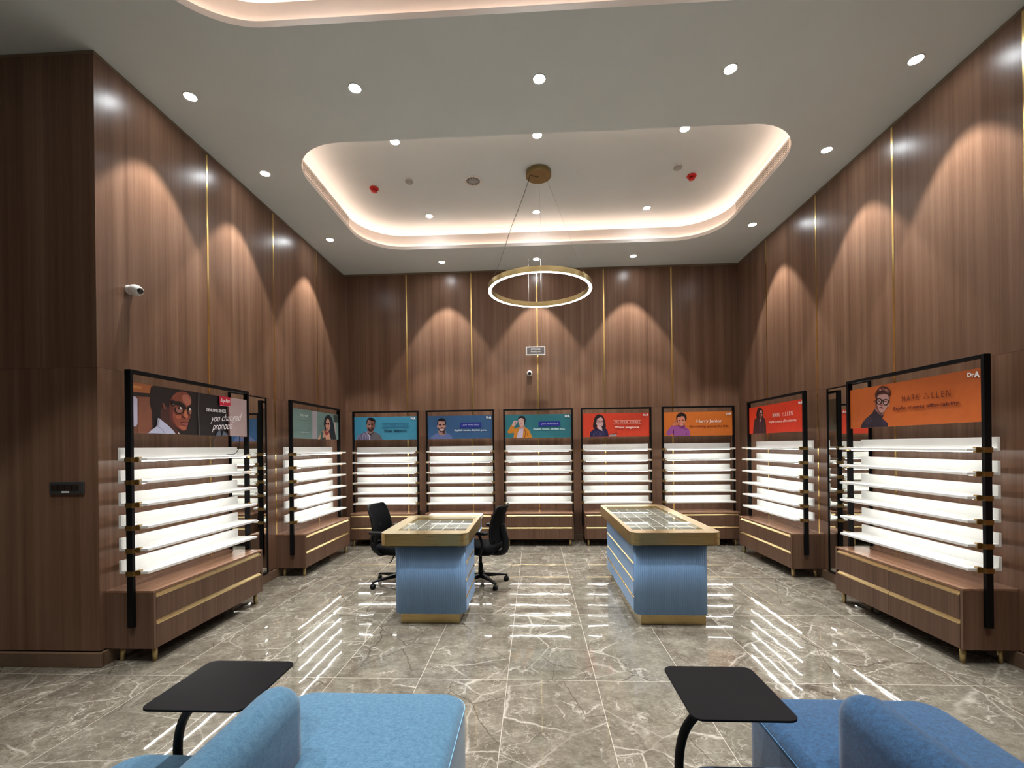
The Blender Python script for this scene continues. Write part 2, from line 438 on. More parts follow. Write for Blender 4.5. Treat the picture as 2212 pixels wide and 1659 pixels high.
# ceiling with two lit coves
COVES = [(-2.47, 2.67, 4.293, 6.69), (-2.47, 2.67, .69, 3.087)]
CR = .60
def build_ceiling():
    c = MB().mat(M['ceiling'])
    outer = [(XW, YN), (XR + .2, YN), (XR + .2, YB + .2), (XW, YB + .2)]
    loops = [outer] + [list(reversed(rrect(*q, CR, 14))) for q in COVES]
    pts = [Vector((x, y, ZC)) for l in loops for x, y in l]
    tris = tessellate_polygon([[Vector((x, y, 0)) for x, y in l] for l in loops])
    bm = bmesh.new(); vs = [bm.verts.new(p) for p in pts]
    for t in tris: bm.faces.new([vs[i] for i in t])
    for f in bm.faces:
        f.normal_update()
        if f.normal.z > 0: f.normal_flip()
    c._merge(bm)
    c.mat(M['cove'])
    for x0, x1, y0, y1 in COVES:
        prof = [(0, ZC), (0, ZC + .018), (.006, ZC + .018), (.006, ZC + .052), (.018, ZC + .052), (.018, ZC + .018), (.062, ZC + .018), (.062, ZC + .235), (.077, ZC + .235), (.077, ZC + .20), (.33, ZC + .20), (.33, Z2)]
        rings = [[(x, y, z) for x, y in rrect(x0 - o, x1 + o, y0 - o, y1 + o, CR + o, 14)] for o, z in prof]
        c.mat(M['cove']); c.loft(rings, False, False, False)
        c.mat(M['ceiling'])
        o = .33; bm = bmesh.new(); bm.faces.new([bm.verts.new((x, y, Z2)) for x, y in rrect(x0 - o, x1 + o, y0 - o, y1 + o, CR + o, 14)])
        for f in bm.faces:
            f.normal_update()
            if f.normal.z > 0: f.normal_flip()
        c._merge(bm)
    # slab above keeps the room closed
    c.box(XW - .2, XR + .2, YN - .2, YB + .2, 5.14, 5.2)
    return c.build('ceiling')
struct(build_ceiling())
for i, (x0, x1, y0, y1) in enumerate(COVES):
    where = ('cove of the ring lamp' if i == 0 else 'cove nearest the camera')
    for nm, off, zz, mk in (('lower', .034, ZC + .030, 'cove_led_low'), ('upper', .20, ZC + .216, 'cove_led_high')):
        b = mb(M[mk]); pts = [(x, y, zz) for x, y in rrect(x0 - off, x1 + off, y0 - off, y1 + off, CR + off, 14)]
        b.tube(pts, .009, 6, closed=True)
        o = b.build('cove_light_strip')
        tag(o, 'warm pink light strip on the %s ledge of the %s' % (nm, where), 'light strip')

# linear air grilles on the two short sides of the far cove
for sx, side in ((-1, 'left'), (1, 'right')):
    X = (COVES[0][0] - .062) if sx < 0 else (COVES[0][1] + .062)
    t = thing('air_grille', 'long white slotted air grille in the %s side of the far ceiling cove' % side, 'air grille', (X, 0, ZC))
    f = mb(M['cove'])
    y0, y1 = 4.86, 6.12
    x0, x1 = (0, .014) if sx < 0 else (-.014, 0)
    f.box(x0, x1, y0, y1, .075, .088); f.box(x0, x1, y0, y1, .217, .230); f.box(x0, x1, y0, y0 + .012, .088, .217); f.box(x0, x1, y1 - .012, y1, .088, .217)
    f.build('frame', t)
    g = mb(M['grille_back']); xb = (0, .002) if sx < 0 else (-.002, 0)
    g.box(*xb, y0 + .012, y1 - .012, .088, .217); g.build('backing', t)
    sl = mb(M['cove'])
    for q in range(6): sl.box(x0 * .8 + (.002 if sx < 0 else 0), x1 * .8 - (0 if sx < 0 else .002), y0 + .012, y1 - .012, .099 + q * .021, .104 + q * .021)
    n = 42
    for q in range(n): 
        yy = y0 + .02 + (y1 - y0 - .04) * q / (n - 1); sl.box(x0 * .5 + (.002 if sx < 0 else 0), x1 * .5 - (0 if sx < 0 else .002), yy - .002, yy + .002, .088, .217)
    sl.build('slats', t)

# ================================================================ downlights
def make_downlight():
    t = bpy.data.objects.new('downlight', None); COL.objects.link(t); t.empty_display_size = .05
    mb(M['white_metal']).lathe([(.047, 0), (.056, 0), (.056, -.004), (.050, -.007), (.046, -.004), (.046, 0)], n=36, cap0=False, cap1=False).build('trim_ring', t)
    mb(M['spot_face']).lathe([(.0455, -.001), (.0455, -.0035), (.03, -.005), (.001, -.0055)], n=36, cap0=True).build('lamp_face', t)
    ld = bpy.data.lights.new('downlight_beam', 'SPOT'); ld.energy = SPOT_W; ld.spot_size = math.radians(68); ld.spot_blend = .22
    ld.shadow_soft_size = .035; ld.color = (1.0, .97, .93)
    lo = bpy.data.objects.new('downlight_beam', ld); COL.objects.link(lo); lo.parent = t; lo.location = (0, 0, -.02)
    return t
DL = []
cols = ['leftmost', 'second from left', 'middle', 'second from right', 'rightmost']
for i, x in enumerate((-2.85, -1.44, .08, 1.595, 3.01)):
    DL.append((x, 3.65, ZC, 'recessed downlight, %s of the five between the two ceiling coves' % cols[i]))
DL += [(-2.86, 4.72, ZC, 'round recessed downlight left of the far cove, near its front left corner'),
       (3.01, 4.72, ZC, 'round recessed downlight right of the far cove, near its front right corner'),
       (-2.865, 6.275, ZC, 'round recessed downlight left of the far cove, near its back left corner'),
       (3.005, 6.265, ZC, 'round recessed downlight right of the far cove, near its back right corner')]
for x, w in ((-1.44, 'left'), (.075, 'middle'), (1.6, 'right')):
    DL.append((x, 7.17, ZC, 'small downlight above the back wall, %s of the row of three' % w))
    DL.append((x * 1.012, 4.785, Z2, 'downlight inside the far cove at its front edge, %s one of three' % w))
    DL.append((x * 1.008, 6.356, Z2, 'downlight inside the far cove behind the ring lamp, %s one of three' % w))
proto_dl = make_downlight()
first = True
for x, y, z, lab in DL:
    o = proto_dl if first else copy_tree(proto_dl); first = False
    o.location = (x, y, z); tag(o, lab, 'ceiling light', 'recessed ceiling downlights')
for x, y, z in ((-1.44, 2.5, Z2), (.08, 2.5, Z2), (1.6, 2.5, Z2), (-1.44, .9, Z2), (1.6, .9, Z2), (3.0, 1.6, ZC), (-2.86, 1.6, ZC), (.08, -1.2, ZC), (-2.2, -1.2, ZC), (2.2, -1.2, ZC)):  # out-of-view downlights, added because the lighting needs them
    o = copy_tree(proto_dl); o.location = (x, y, z)
    tag(o, 'unseen recessed downlight over the seating, %s, %s' % ('left side' if x < -.5 else ('right side' if x > .5 else 'centre line'), {2.5: 'inside the near cove towards the counters', .9: 'inside the near cove towards the camera', 1.6: 'beside the near cove', -1.2: 'in the row behind the camera'}[y]), 'ceiling light', 'unseen downlights over the seating')

# ================================================================ ring pendant
def ring_pendant():
    cx, cy = .095, 5.43
    t = thing('pendant_lamp', 'gold ring pendant lamp hanging on thin cables from a round gold canopy', 'pendant lamp', (cx, cy, 3.45))
    R0, R1, h = .583, .622, .064
    n = 96
    def circ(r, z): return [(r * math.cos(2 * PI * k / n), r * math.sin(2 * PI * k / n), z) for k in range(n)]
    mb(M['gold_edge']).loft([circ(R1 - .004, .001), circ(R1, .001), circ(R1, h), circ(R0, h), circ(R0, .001), circ(R0 + .004, .001)], False, False, False).build('ring', t, autosmooth=True)
    mb(M['ring_glow']).loft([circ(R1 - .0035, .010), circ(R1 - .0035, -.001), circ(R0 + .0035, -.001), circ(R0 + .0035, .010)], False, False, False).build('light_diffuser', t, autosmooth=True)
    zc = Z2 - 3.45
    mb(M['canopy_gold']).lathe([(.001, zc), (.150, zc), (.152, zc - .003), (.152, zc - .055), (.149, zc - .058), (.001, zc - .058)], n=48).build('canopy', t, autosmooth=True)
    a = [math.radians(q) for q in (205, 85, 325)]
    for i, q in enumerate(a):
        top = (.09 * math.cos(q), .09 * math.sin(q), zc - .058); bot = (.60 * math.cos(q), .60 * math.sin(q), h)
        mb(M['steel']).cyl(top, bot, .0011, n=6).build('cable', t)
        mb(M['gold_edge']).cyl(bot, (bot[0], bot[1], h + .028), .005, .003, n=12).build('cable_stop', t)
    q = math.radians(207); p = [(0, 0, zc - .058), (-.02, -.01, zc - .066), (-.1, -.05, zc - .064), (-.108, -.055, zc - .09)]
    e = (.60 * math.cos(q), .60 * math.sin(q), h)
    s0 = p[-1]
    for k in range(1, 13):
        f = k / 12; p.append((s0[0] + (e[0] - s0[0]) * f + .006 * math.sin(f * 9), s0[1] + (e[1] - s0[1]) * f, s0[2] + (e[2] - s0[2]) * f))
    mb(M['cord']).tube(p, .0028, 6).build('power_cord', t)
ring_pendant()

# ================================================================ ceiling devices
def detector(x, y, lab):
    t = thing('smoke_detector', lab, 'smoke detector', (x, y, Z2))
    mb(M['white_plastic']).lathe([(.001, 0), (.052, 0), (.054, -.006), (.052, -.010), (.001, -.010)], n=32).build('mounting_plate', t)
    mb(M['red_plastic']).lathe([(.05, -.010), (.058, -.016), (.058, -.026), (.046, -.034), (.036, -.034), (.001, -.034)], n=32).build('housing', t)
    c = mb(M['red_plastic'])
    for k in range(6):
        a = 2 * PI * k / 6; c.box(-.004, .004, .022, .032, -.055, -.030, M4=Matrix.Rotation(a, 4, 'Z'))
    c.lathe([(.001, -.052), (.034, -.052), (.036, -.056), (.034, -.063), (.001, -.066)], n=28)
    c.build('sensor_cage', t)
detector(-1.98, 5.603, 'red smoke detector on the raised ceiling, left of the ring lamp canopy')
detector(1.971, 5.61, 'red smoke detector on the raised ceiling, right of the ring lamp canopy')
def sensor(x, y, lab):
    t = thing('ceiling_sensor', lab, 'sensor', (x, y, Z2))
    mb(M['white_plastic']).lathe([(.001, 0), (.040, 0), (.040, -.018), (.001, -.018)], n=28).build('base_ring', t)
    mb(M['grey_plastic']).lathe([(.038, -.018), (.048, -.022), (.048, -.034), (.042, -.038), (.001, -.038)], n=28).build('cover', t)
sensor(-1.495, 5.478, 'small grey round ceiling sensor beside the left red smoke detector')
sensor(1.745, 5.42, 'small grey round ceiling sensor beside the right red smoke detector')
def ceiling_diffuser():
    t = thing('ceiling_speaker', 'round white ceiling vent with slotted core, left of the ring lamp canopy', 'ceiling vent', (-.713, 5.56, Z2))
    mb(M['white_metal']).lathe([(.085, 0), (.118, 0), (.118, -.006), (.108, -.010), (.085, -.004)], n=48, cap0=False, cap1=False).build('rim', t, autosmooth=True)
    mb(M['tray_dark']).lathe([(.001, -.0012), (.086, -.0012)], n=40, cap0=True, cap1=False).build('dark_backing', t)
    g = mb(M['grey_plastic'])
    for k in range(12):
        a = 2 * PI * k / 12
        g.box(.022, .085, -.009, .009, -.006, -.003, M4=Matrix.Rotation(a, 4, 'Z'))
    g.lathe([(.001, -.002), (.026, -.002), (.026, -.008), (.001, -.008)], n=24)
    g.build('slotted_core', t)
ceiling_diffuser()

# ================================================================ lettering helper
def text_mesh(body, weight=0.0, shear=0.0, space=1.0):
    cu = bpy.data.curves.new('txt', 'FONT'); cu.body = body; cu.size = 1; cu.offset = weight; cu.shear = shear; cu.space_character = space
    cu.resolution_u = 4
    o = bpy.data.objects.new('txt', cu); COL.objects.link(o)
    bpy.context.view_layer.update()
    me = bpy.data.meshes.new_from_object(o.evaluated_get(bpy.context.evaluated_depsgraph_get()))
    bpy.data.objects.remove(o); bpy.data.curves.remove(cu)
    V = [(v.co.x, v.co.y) for v in me.vertices]; Fc = [tuple(p.vertices) for p in me.polygons]
    bpy.data.meshes.remove(me)
    xs = [v[0] for v in V]; ys = [v[1] for v in V]
    x0, x1, y0, y1 = min(xs), max(xs), min(ys), max(ys)
    return [((x - x0) / (x1 - x0), (y - y0) / (y1 - y0)) for x, y in V], Fc
def put_text(b, body, frame, mat, weight=.012, shear=0, space=1.0):
    """frame(u,v)->3d with u,v in 0..1 over the box the words fill"""
    V, Fc = text_mesh(body, weight, shear, space)
    bm = bmesh.new(); vs = [bm.verts.new(frame(u, v)) for u, v in V]
    for f in Fc:
        try: bm.faces.new([vs[i] for i in f])
        except ValueError: pass
    b.mat(mat); b._merge(bm)

# ================================================================ hanging sign
def sign():
    x0, x1, z0, z1 = -.108, .200, 3.035, 3.170; y = 7.17
    t = thing('hanging_sign', 'small grey sign with white border reading OPTICALS, hung from the ceiling on two wires', 'sign', ((x0 + x1) / 2, y, (z0 + z1) / 2))
    w, h = (x1 - x0) / 2, (z1 - z0) / 2
    mb(M['white_metal']).box(-w, w, -.004, .004, -h, h, .001, 1).build('board', t)
    mb(plain('sign_grey_face', lin((98, 92, 92)), .5, 0, .03, 30)).box(-w + .016, w - .016, -.0055, -.0038, -h + .016, h - .016).build('face_panel', t)
    b = MB(); wm = M['white_metal']
    put_text(b, 'OPTICALS', lambda u, v: (-.075 + u * .150, -.0062, .012 + v * .026), wm, .02)
    put_text(b, '\u0985\u09aa\u099f\u09bf\u0995\u09cd\u09af\u09be\u09b2\u09b8', lambda u, v: (-.080 + u * .160, -.0062, -.032 + v * .032), wm, .01)
    b.build('lettering', t)
    for x in (-.054, .145):
        xx = x - (x0 + x1) / 2
        mb(M['steel']).cyl((xx, 0, h - .002), (xx, 0, ZC - (z0 + z1) / 2), .0012, n=6).build('wire', t)
        mb(M['white_metal']).cyl((xx, 0, ZC - (z0 + z1) / 2 - .02), (xx, 0, ZC - (z0 + z1) / 2), .005, n=10).build('wire_fixing', t)
sign()

# ================================================================ cameras on the walls, switch plate
def camera_back():
    t = thing('security_camera', 'small round white security camera on the back wall below the hanging sign', 'security camera', (-.057, YB, 2.812))
    mb(M['white_plastic']).lathe([(.001, 0), (.040, 0), (.042, .012), (.040, .020), (.001, .020)], n=32, M4=Matrix.Rotation(PI / 2, 4, 'X')).build('wall_mount', t, autosmooth=True)
    Rm = Matrix.Translation((0, -.020, 0)) @ Matrix.Rotation(math.radians(90 + 18), 4, 'X')
    mb(M['white_plastic']).lathe([(.001, -.004), (.030, -.002), (.044, .012), (.046, .03), (.043, .055), (.034, .068), (.026, .070)], n=32, M4=Rm).build('body', t)
    mb(M['dark_glass']).lathe([(.001, .071), (.026, .0705), (.028, .069), (.001, .060)], n=28, M4=Rm).build('lens', t)
camera_back()
def camera_left():
    t = thing('security_camera', 'white bullet security camera high on the left wall', 'security camera', (XL, 3.44, 2.875))
    mb(M['white_plastic']).lathe([(.001, 0), (.036, 0), (.037, .012), (.030, .026), (.001, .030)], n=32, M4=Matrix.Rotation(PI / 2, 4, 'Y')).build('wall_mount', t, autosmooth=True)
    d = Vector((.90, -.20, -.22)).normalized(); q = Vector((0, 0, 1)).rotation_difference(d).to_matrix().to_4x4()
    Rm = Matrix.Translation((.028, 0, 0)) @ q
    mb(M['white_plastic']).lathe([(.001, -.004), (.030, 0), (.041, .012), (.044, .034), (.041, .058), (.033, .080), (.028, .088), (.023, .090)], n=36, M4=Rm).build('body', t)
    mb(M['dark_glass']).lathe([(.001, .0905), (.023, .0915), (.024, .089), (.001, .082)], n=28, M4=Rm).build('lens', t)
camera_left()
def switch_plate():
    x0, x1, z0, z1 = -3.585, -3.318, 1.272, 1.366
    t = thing('switch_plate', 'charcoal switch plate with four black rocker openings on the dark left return wall', 'switch', ((x0 + x1) / 2, YF, (z0 + z1) / 2))
    w, h = (x1 - x0) / 2, (z1 - z0) / 2
    mb(M['socket_grey']).box(-w, w, -.012, 0, -h, h, .004, 2).build('frame', t)
    mb(M['black_metal']).box(-w + .018, w - .038, -.0125, -.010, -.016, .024).build('recess', t)
    n = 4; a, b_ = -w + .020, w - .040; st = (b_ - a) / n
    for k in range(n):
        mb(M['dark_glass']).box(a + k * st + .003, a + (k + 1) * st - .003, -.0150, -.0122, -.014, .022, .001, 1).build('rocker', t)
    mb(M['white_plastic']).box(-.034, .024, -.0135, -.0118, -.034, -.022).build('label_sticker', t)
switch_plate()

# ================================================================ wall mirrors
def wall_mirror(x, rz, y0, y1, z0, z1, lab):
    t = thing('wall_mirror', lab, 'mirror', (x, (y0 + y1) / 2, z0), rz)
    w, h = (y1 - y0) / 2, z1 - z0; f = .012
    b = mb(M['black_metal'])
    b.box(-w, -w + f, -.028, -.0005, 0, h); b.box(w - f, w, -.028, -.0005, 0, h); b.box(-w + f, w - f, -.028, -.0005, 0, f); b.box(-w + f, w - f, -.028, -.0005, h - f, h)
    b.build('frame', t)
    mb(M['mirror']).box(-w + f, w - f, -.020, -.001, f, h - f).build('mirror_glass', t)
wall_mirror(XL, PI / 2, 4.59, 5.235, .112, 2.20, 'tall black-framed wall mirror between the two left wall display units')
wall_mirror(XR, -PI / 2, 4.665, 5.315, .112, 2.20, 'tall black-framed wall mirror between the two right wall display units')

# ================================================================ display units
SHZ = [1.612 - .169 * k for k in range(6)]
SHZB = [1.600 - .169 * k for k in range(6)]
def display_unit(pos, rz, W, label, cab_h=.545, cab_d=.375, cols=2, shz=SHZ, group='eyewear display units', H=2.195):
    """local frame: x along the wall, -y out into the room, z up; W is the width over both posts"""
    t = thing('display_unit', label, 'display shelf', pos, rz, group)
    pw, pt = .047, .026                 # post: deep, thin
    pd = .213                           # post centre from the wall
    hx = W / 2; cx = hx - pt
    leg = .112
    c = mb(M['cab_wood'])
    # carcass: sides, back, bottom, rails - drawers sit in the front
    c.box(-cx, -cx + .02, -cab_d, -.001, leg, cab_h - .018); c.box(cx - .02, cx, -cab_d, -.001, leg, cab_h - .018)
    c.box(-cx + .02, cx - .02, -.02, -.001, leg, cab_h - .018); c.box(-cx + .02, cx - .02, -cab_d + .02, -.02, leg, leg + .018)
    c.box(-cx + .02, cx - .02, -cab_d + .02, -.02, (leg + cab_h) / 2 - .02, (leg + cab_h) / 2)
    c.build('cabinet_body', t)
    mb(M['cab_top_sheen']).box(-cx, cx, -cab_d - .001, -.001, cab_h - .018, cab_h, .0015, 1).build('cabinet_top', t)
    ztop = cab_h - .019; zmid = (leg + ztop) / 2 + .002
    rows = [(zmid + .002, ztop - .003), (leg + .001, zmid - .002)]
    xs = np.linspace(-cx + .021, cx - .021, cols + 1)
    for z0, z1 in rows:
        for k in range(cols):
            a, b_ = xs[k] + .002, xs[k + 1] - .002
            d = mb(M['cab_wood']).box(a, b_, -cab_d, -cab_d + .018, z0, z1 - .034)
            d.box(a, b_, -cab_d + .03, -cab_d + .2, z0 + .01, z1 - .04)
            dr = d.build('drawer', t)
            g = mb(M['gold'])
            prof = [(-cab_d - .001, z1 - .0335), (-cab_d + .018, z1 - .0335), (-cab_d + .018, z1 - .001), (-cab_d + .014, z1 - .001), (-cab_d + .001, z1 - .024), (-cab_d - .001, z1 - .024)]
            g.loft([[(a, y_, z_) for y_, z_ in prof], [(b_, y_, z_) for y_, z_ in prof]], False)
            g.build('handle_strip', dr)
    for lx in (-cx + .055, cx - .055):
        for ly in (-cab_d + .045, -.075):
            mb(M['gold_edge']).cyl((lx, ly, 0), (lx, ly, leg), .0165, .0185, 20).build('leg', t)
    fr = mb(M['black_metal'])
    for s in (-1, 1):
        x0, x1 = (-hx, -hx + pt - .0005) if s < 0 else (hx - pt + .0005, hx)
        fr.box(x0, x1, -pd - pw / 2, -pd + pw / 2, .275, H, .0015, 1)
    fr.box(-hx + pt, hx - pt, -pd - pw / 2, -pd + pw / 2, H - .026, H, .0015, 1)
    fr.build('frame', t)
    sx = cx - .006
    for z in shz:
        s_ = mb(M['white_lam'])
        s_.box(-sx, sx, -.122, -.102, z - .098, z, .0015, 1)
        s_.box(-sx, sx, -.330, -.1222, z - .098, z - .078, .0015, 1)
        sh = s_.build('shelf', t)
        mb(M['led']).box(-sx + .045, sx - .045, -.247, -.238, z - .1045, z - .0982, .001, 1).build('light_strip', sh)
        for s in (-1, 1):
            b_ = mb(M['bracket'])
            xo, xi = s * (hx + .0025), s * (hx - pt - .0025)
            a0, a1 = min(xo, xi), max(xo, xi)
            zz0, zz1 = z - .108, z - .072
            b_.box(a0, a1, -pd - pw / 2 - .004, -pd - pw / 2 - .0005, zz0, zz1)
            b_.box(a0, a1, -pd + pw / 2 + .0005, -pd + pw / 2 + .004, zz0, zz1)
            if s > 0: b_.box(hx + .0005, hx + .0035, -pd - pw / 2 - .004, -pd + pw / 2 + .004, zz0, zz1)
            else: b_.box(-hx - .0035, -hx - .0005, -pd - pw / 2 - .004, -pd + pw / 2 + .004, zz0, zz1)
            q0, q1 = (cx - .026, cx - .0005) if s > 0 else (-cx + .0005, -cx + .026)
            b_.box(q0, q1, -pd - pw / 2 - .034, -pd - pw / 2 - .0045, z - .1085, z - .0985)
            b_.box(q0, q1, -pd - pw / 2 - .034, -pd - pw / 2 - .0045, z - .0775, z - .070)
            e0, e1 = (cx - .005, cx - .0005) if s > 0 else (-cx + .0005, -cx + .005)
            b_.box(e0, e1, -pd - pw / 2 - .034, -pd - pw / 2 - .0045, z - .0985, z - .0775)
            b_.build('bracket', t)
    return t

UNITS = []
def unit(side, c, W, label, **kw):
    if side == 'L': pos, rz = (XL, c, 0), PI / 2
    elif side == 'R': pos, rz = (XR, c, 0), -PI / 2
    else: pos, rz = (c, YB, 0), 0
    display_unit(pos, rz, W, label, **kw); return (pos, rz, W)
uA = unit('L', 3.885, 1.39, 'nearest left wall display unit, under the poster of a woman in black glasses')
uB = unit('L', 6.110, 1.39, 'left wall display unit in the back corner, under the pale green poster', cab_h=.53, cols=1)
u1 = unit('B', -2.454, 1.107, 'back wall display unit under the turquoise poster of the bearded man', cab_h=.525, cab_d=.445, cols=1, shz=SHZB)
u2 = unit('B', -1.212, 1.129, 'back wall display unit under the steel blue poster of the smiling man', cab_h=.525, cab_d=.445, shz=SHZB)
u3 = unit('B', .071, 1.132, 'middle back wall display unit, under the teal poster of a woman in mustard jacket', cab_h=.525, cab_d=.445, shz=SHZB)
u4 = unit('B', 1.330, 1.129, 'back wall display unit under the red poster of the woman with a tablet', cab_h=.525, cab_d=.445, shz=SHZB)
u5 = unit('B', 2.633, 1.139, 'back wall display unit under the orange poster of the boy in a purple jumper', cab_h=.525, cab_d=.445, cols=1, shz=SHZB)
u6 = unit('R', 6.095, 1.39, 'right wall display unit in the back corner, under the red poster', cab_h=.525, cols=1)
u7 = unit('R', 3.985, 1.39, 'display unit nearest the camera on the right wall, under the large orange poster', cab_h=.545)

# ================================================================ posters
def homog(src, dst):
    A = []
    for (x, y), (u, v) in zip(src, dst):
        A.append([x, y, 1, 0, 0, 0, -u * x, -u * y, -u]); A.append([0, 0, 0, x, y, 1, -v * x, -v * y, -v])
    h = np.linalg.svd(np.array(A))[2][-1]; return h.reshape(3, 3)
class Poster:
    """flat print; shapes are given in the pixels in which the print was measured and mapped to its face"""
    def __init__(s, u, corners, bg, label, z0=1.722, z1=2.103, group='advert prints over the shelves', inset=.004):
        pos, rz, W = u; s.w = W / 2 - .026 - inset; s.h = z1 - z0
        s.t = thing('poster', label, 'poster', (pos[0] + (-.213) * -math.sin(rz) if True else 0, pos[1] - .213 * math.cos(rz), z0), rz, group)
        # centre of the post plane, out from the wall
        ox, oy = 0, -.213
        s.t.location = (pos[0] + ox * math.cos(rz) - oy * math.sin(rz), pos[1] + ox * math.sin(rz) + oy * math.cos(rz), z0)
        mb(ink(bg)).box(-s.w, s.w, -.003, .001, 0, s.h).build('panel', s.t)
        mb(M['foam_board']).box(-s.w, s.w, .0011, .004, 0, s.h).build('backing_board', s.t)
        s.H = homog(corners, [(0, 1), (1, 1), (1, 0), (0, 0)]); s.layer = 0
        s.org = (0, 0, 1); s.p = MB(); s.txt = MB(); s.slogan = MB(); s.logo = None
    def frame(s, x0, y0, k): s.org = (x0, y0, k); return s
    def uv(s, x, y):
        ax, ay = s.org[0] + x / s.org[2], s.org[1] + y / s.org[2]
        q = s.H @ np.array([ax, ay, 1.0]); return min(1, max(0, q[0] / q[2])), min(1, max(0, q[1] / q[2]))
    def pt(s, x, y):
        u, v = s.uv(x, y); return (-s.w + 2 * s.w * u, -.0031 - .00035 * s.layer, s.h * v)
    def shape(s, pts, rgb, smooth=True, b=None):
        s.layer += 1; b = b or s.p
        if smooth: pts = spline(pts, 5)
        P = [Vector(s.pt(*q)) for q in pts]
        tr = tessellate_polygon([[Vector((p.x, p.z, 0)) for p in P]])
        bm = bmesh.new(); vs = [bm.verts.new(p) for p in P]
        for t in tr:
            try: bm.faces.new([vs[i] for i in t])
            except ValueError: pass
        for f in bm.faces:
            f.normal_update()
            if f.normal.y > 0: f.normal_flip()
        b.mat(ink(rgb)); b._merge(bm); return s
    def ell(s, cx, cy, rx, ry, rgb, n=24, b=None, rot=0):
        c_, s_ = math.cos(rot), math.sin(rot)
        return s.shape([(cx + rx * math.cos(a) * c_ - ry * math.sin(a) * s_, cy + rx * math.cos(a) * s_ + ry * math.sin(a) * c_) for a in [2 * PI * k / n for k in range(n)]], rgb, False, b)
    def line(s, pts, w, rgb, b=None, closed=False, smooth=True):
        if smooth and len(pts) > 2: pts = spline(pts, 5, closed)
        s.layer += 1; b = b or s.p; N = len(pts); L_, R_ = [], []
        for i, (x, y) in enumerate(pts):
            a = pts[(i + 1) % N] if (closed or i < N - 1) else pts[i]; c = pts[i - 1] if (closed or i > 0) else pts[i]
            dx, dy = a[0] - c[0], a[1] - c[1]; d = math.hypot(dx, dy) or 1; nx, ny = -dy / d * w / 2, dx / d * w / 2
            L_.append((x + nx, y + ny)); R_.append((x - nx, y - ny))
        bm = bmesh.new(); A = [bm.verts.new(s.pt(*q)) for q in L_]; B = [bm.verts.new(s.pt(*q)) for q in R_]
        for i in range(N if closed else N - 1):
            j = (i + 1) % N; bm.faces.new((A[i], A[j], B[j], B[i]))
        b.mat(ink(rgb)); b._merge(bm); return s
    def rect(s, x0, y0, x1, y1, rgb, b=None, y0b=None, y1b=None):
        y0b = y0 if y0b is None else y0b; y1b = y1 if y1b is None else y1b
        return s.shape([(x0, y0), (x1, y0b), (x1, y1b), (x0, y1)], rgb, False, b)
    def text(s, body, x0, x1, tl, bl, tr=None, br=None, rgb=(255, 255, 255), weight=.012, shear=0, space=1.0, b=None):
        """tl, bl: top and bottom pixel rows at x0; tr, br at x1"""
        tr = tl if tr is None else tr; br = bl if br is None else br; s.layer += 1
        def fr(u, v):
            x = x0 + (x1 - x0) * u; return s.pt(x, (bl + (br - bl) * u) * (1 - v) + (tl + (tr - tl) * u) * v)
        put_text(b or s.txt, body, fr, ink(rgb), weight, shear, space); return s
    def dra(s, x0, x1, tl, bl, tr=None, br=None):
        s.logo = MB(); tr = tl if tr is None else tr; br = bl if br is None else br
        m1 = .56; xm = x0 + (x1 - x0) * m1
        yt = lambda x, a, b_: a + (b_ - a) * (x - x0) / (x1 - x0)
        hh = (bl - tl)
        s.text('Dr', x0, xm, yt(x0, tl, tr) + hh * .12, yt(x0, bl, br) - hh * .12, yt(xm, tl, tr) + hh * .12, yt(xm, bl, br) - hh * .12, weight=.05, b=s.logo)
        s.text('A', xm - (x1 - x0) * .03, x1, yt(xm, tl, tr), yt(xm, bl, br), tr, br, weight=.06, b=s.logo)
        return s
    def done(s, figure='portrait'):
        if s.p.mats: s.p.build(figure, s.t)
        else: s.p.bm.free()
        if s.txt.mats: s.txt.build('lettering', s.t)
        else: s.txt.bm.free()
        if s.slogan.mats: s.slogan.build('slogan', s.t)
        else: s.slogan.bm.free()
        if s.logo: s.logo.build('logo', s.t)
        return s.t
def zc(pts, x0, y0, k): return [(x0 + a / k, y0 + b / k) for a, b in pts]
WHT = (240, 240, 240)

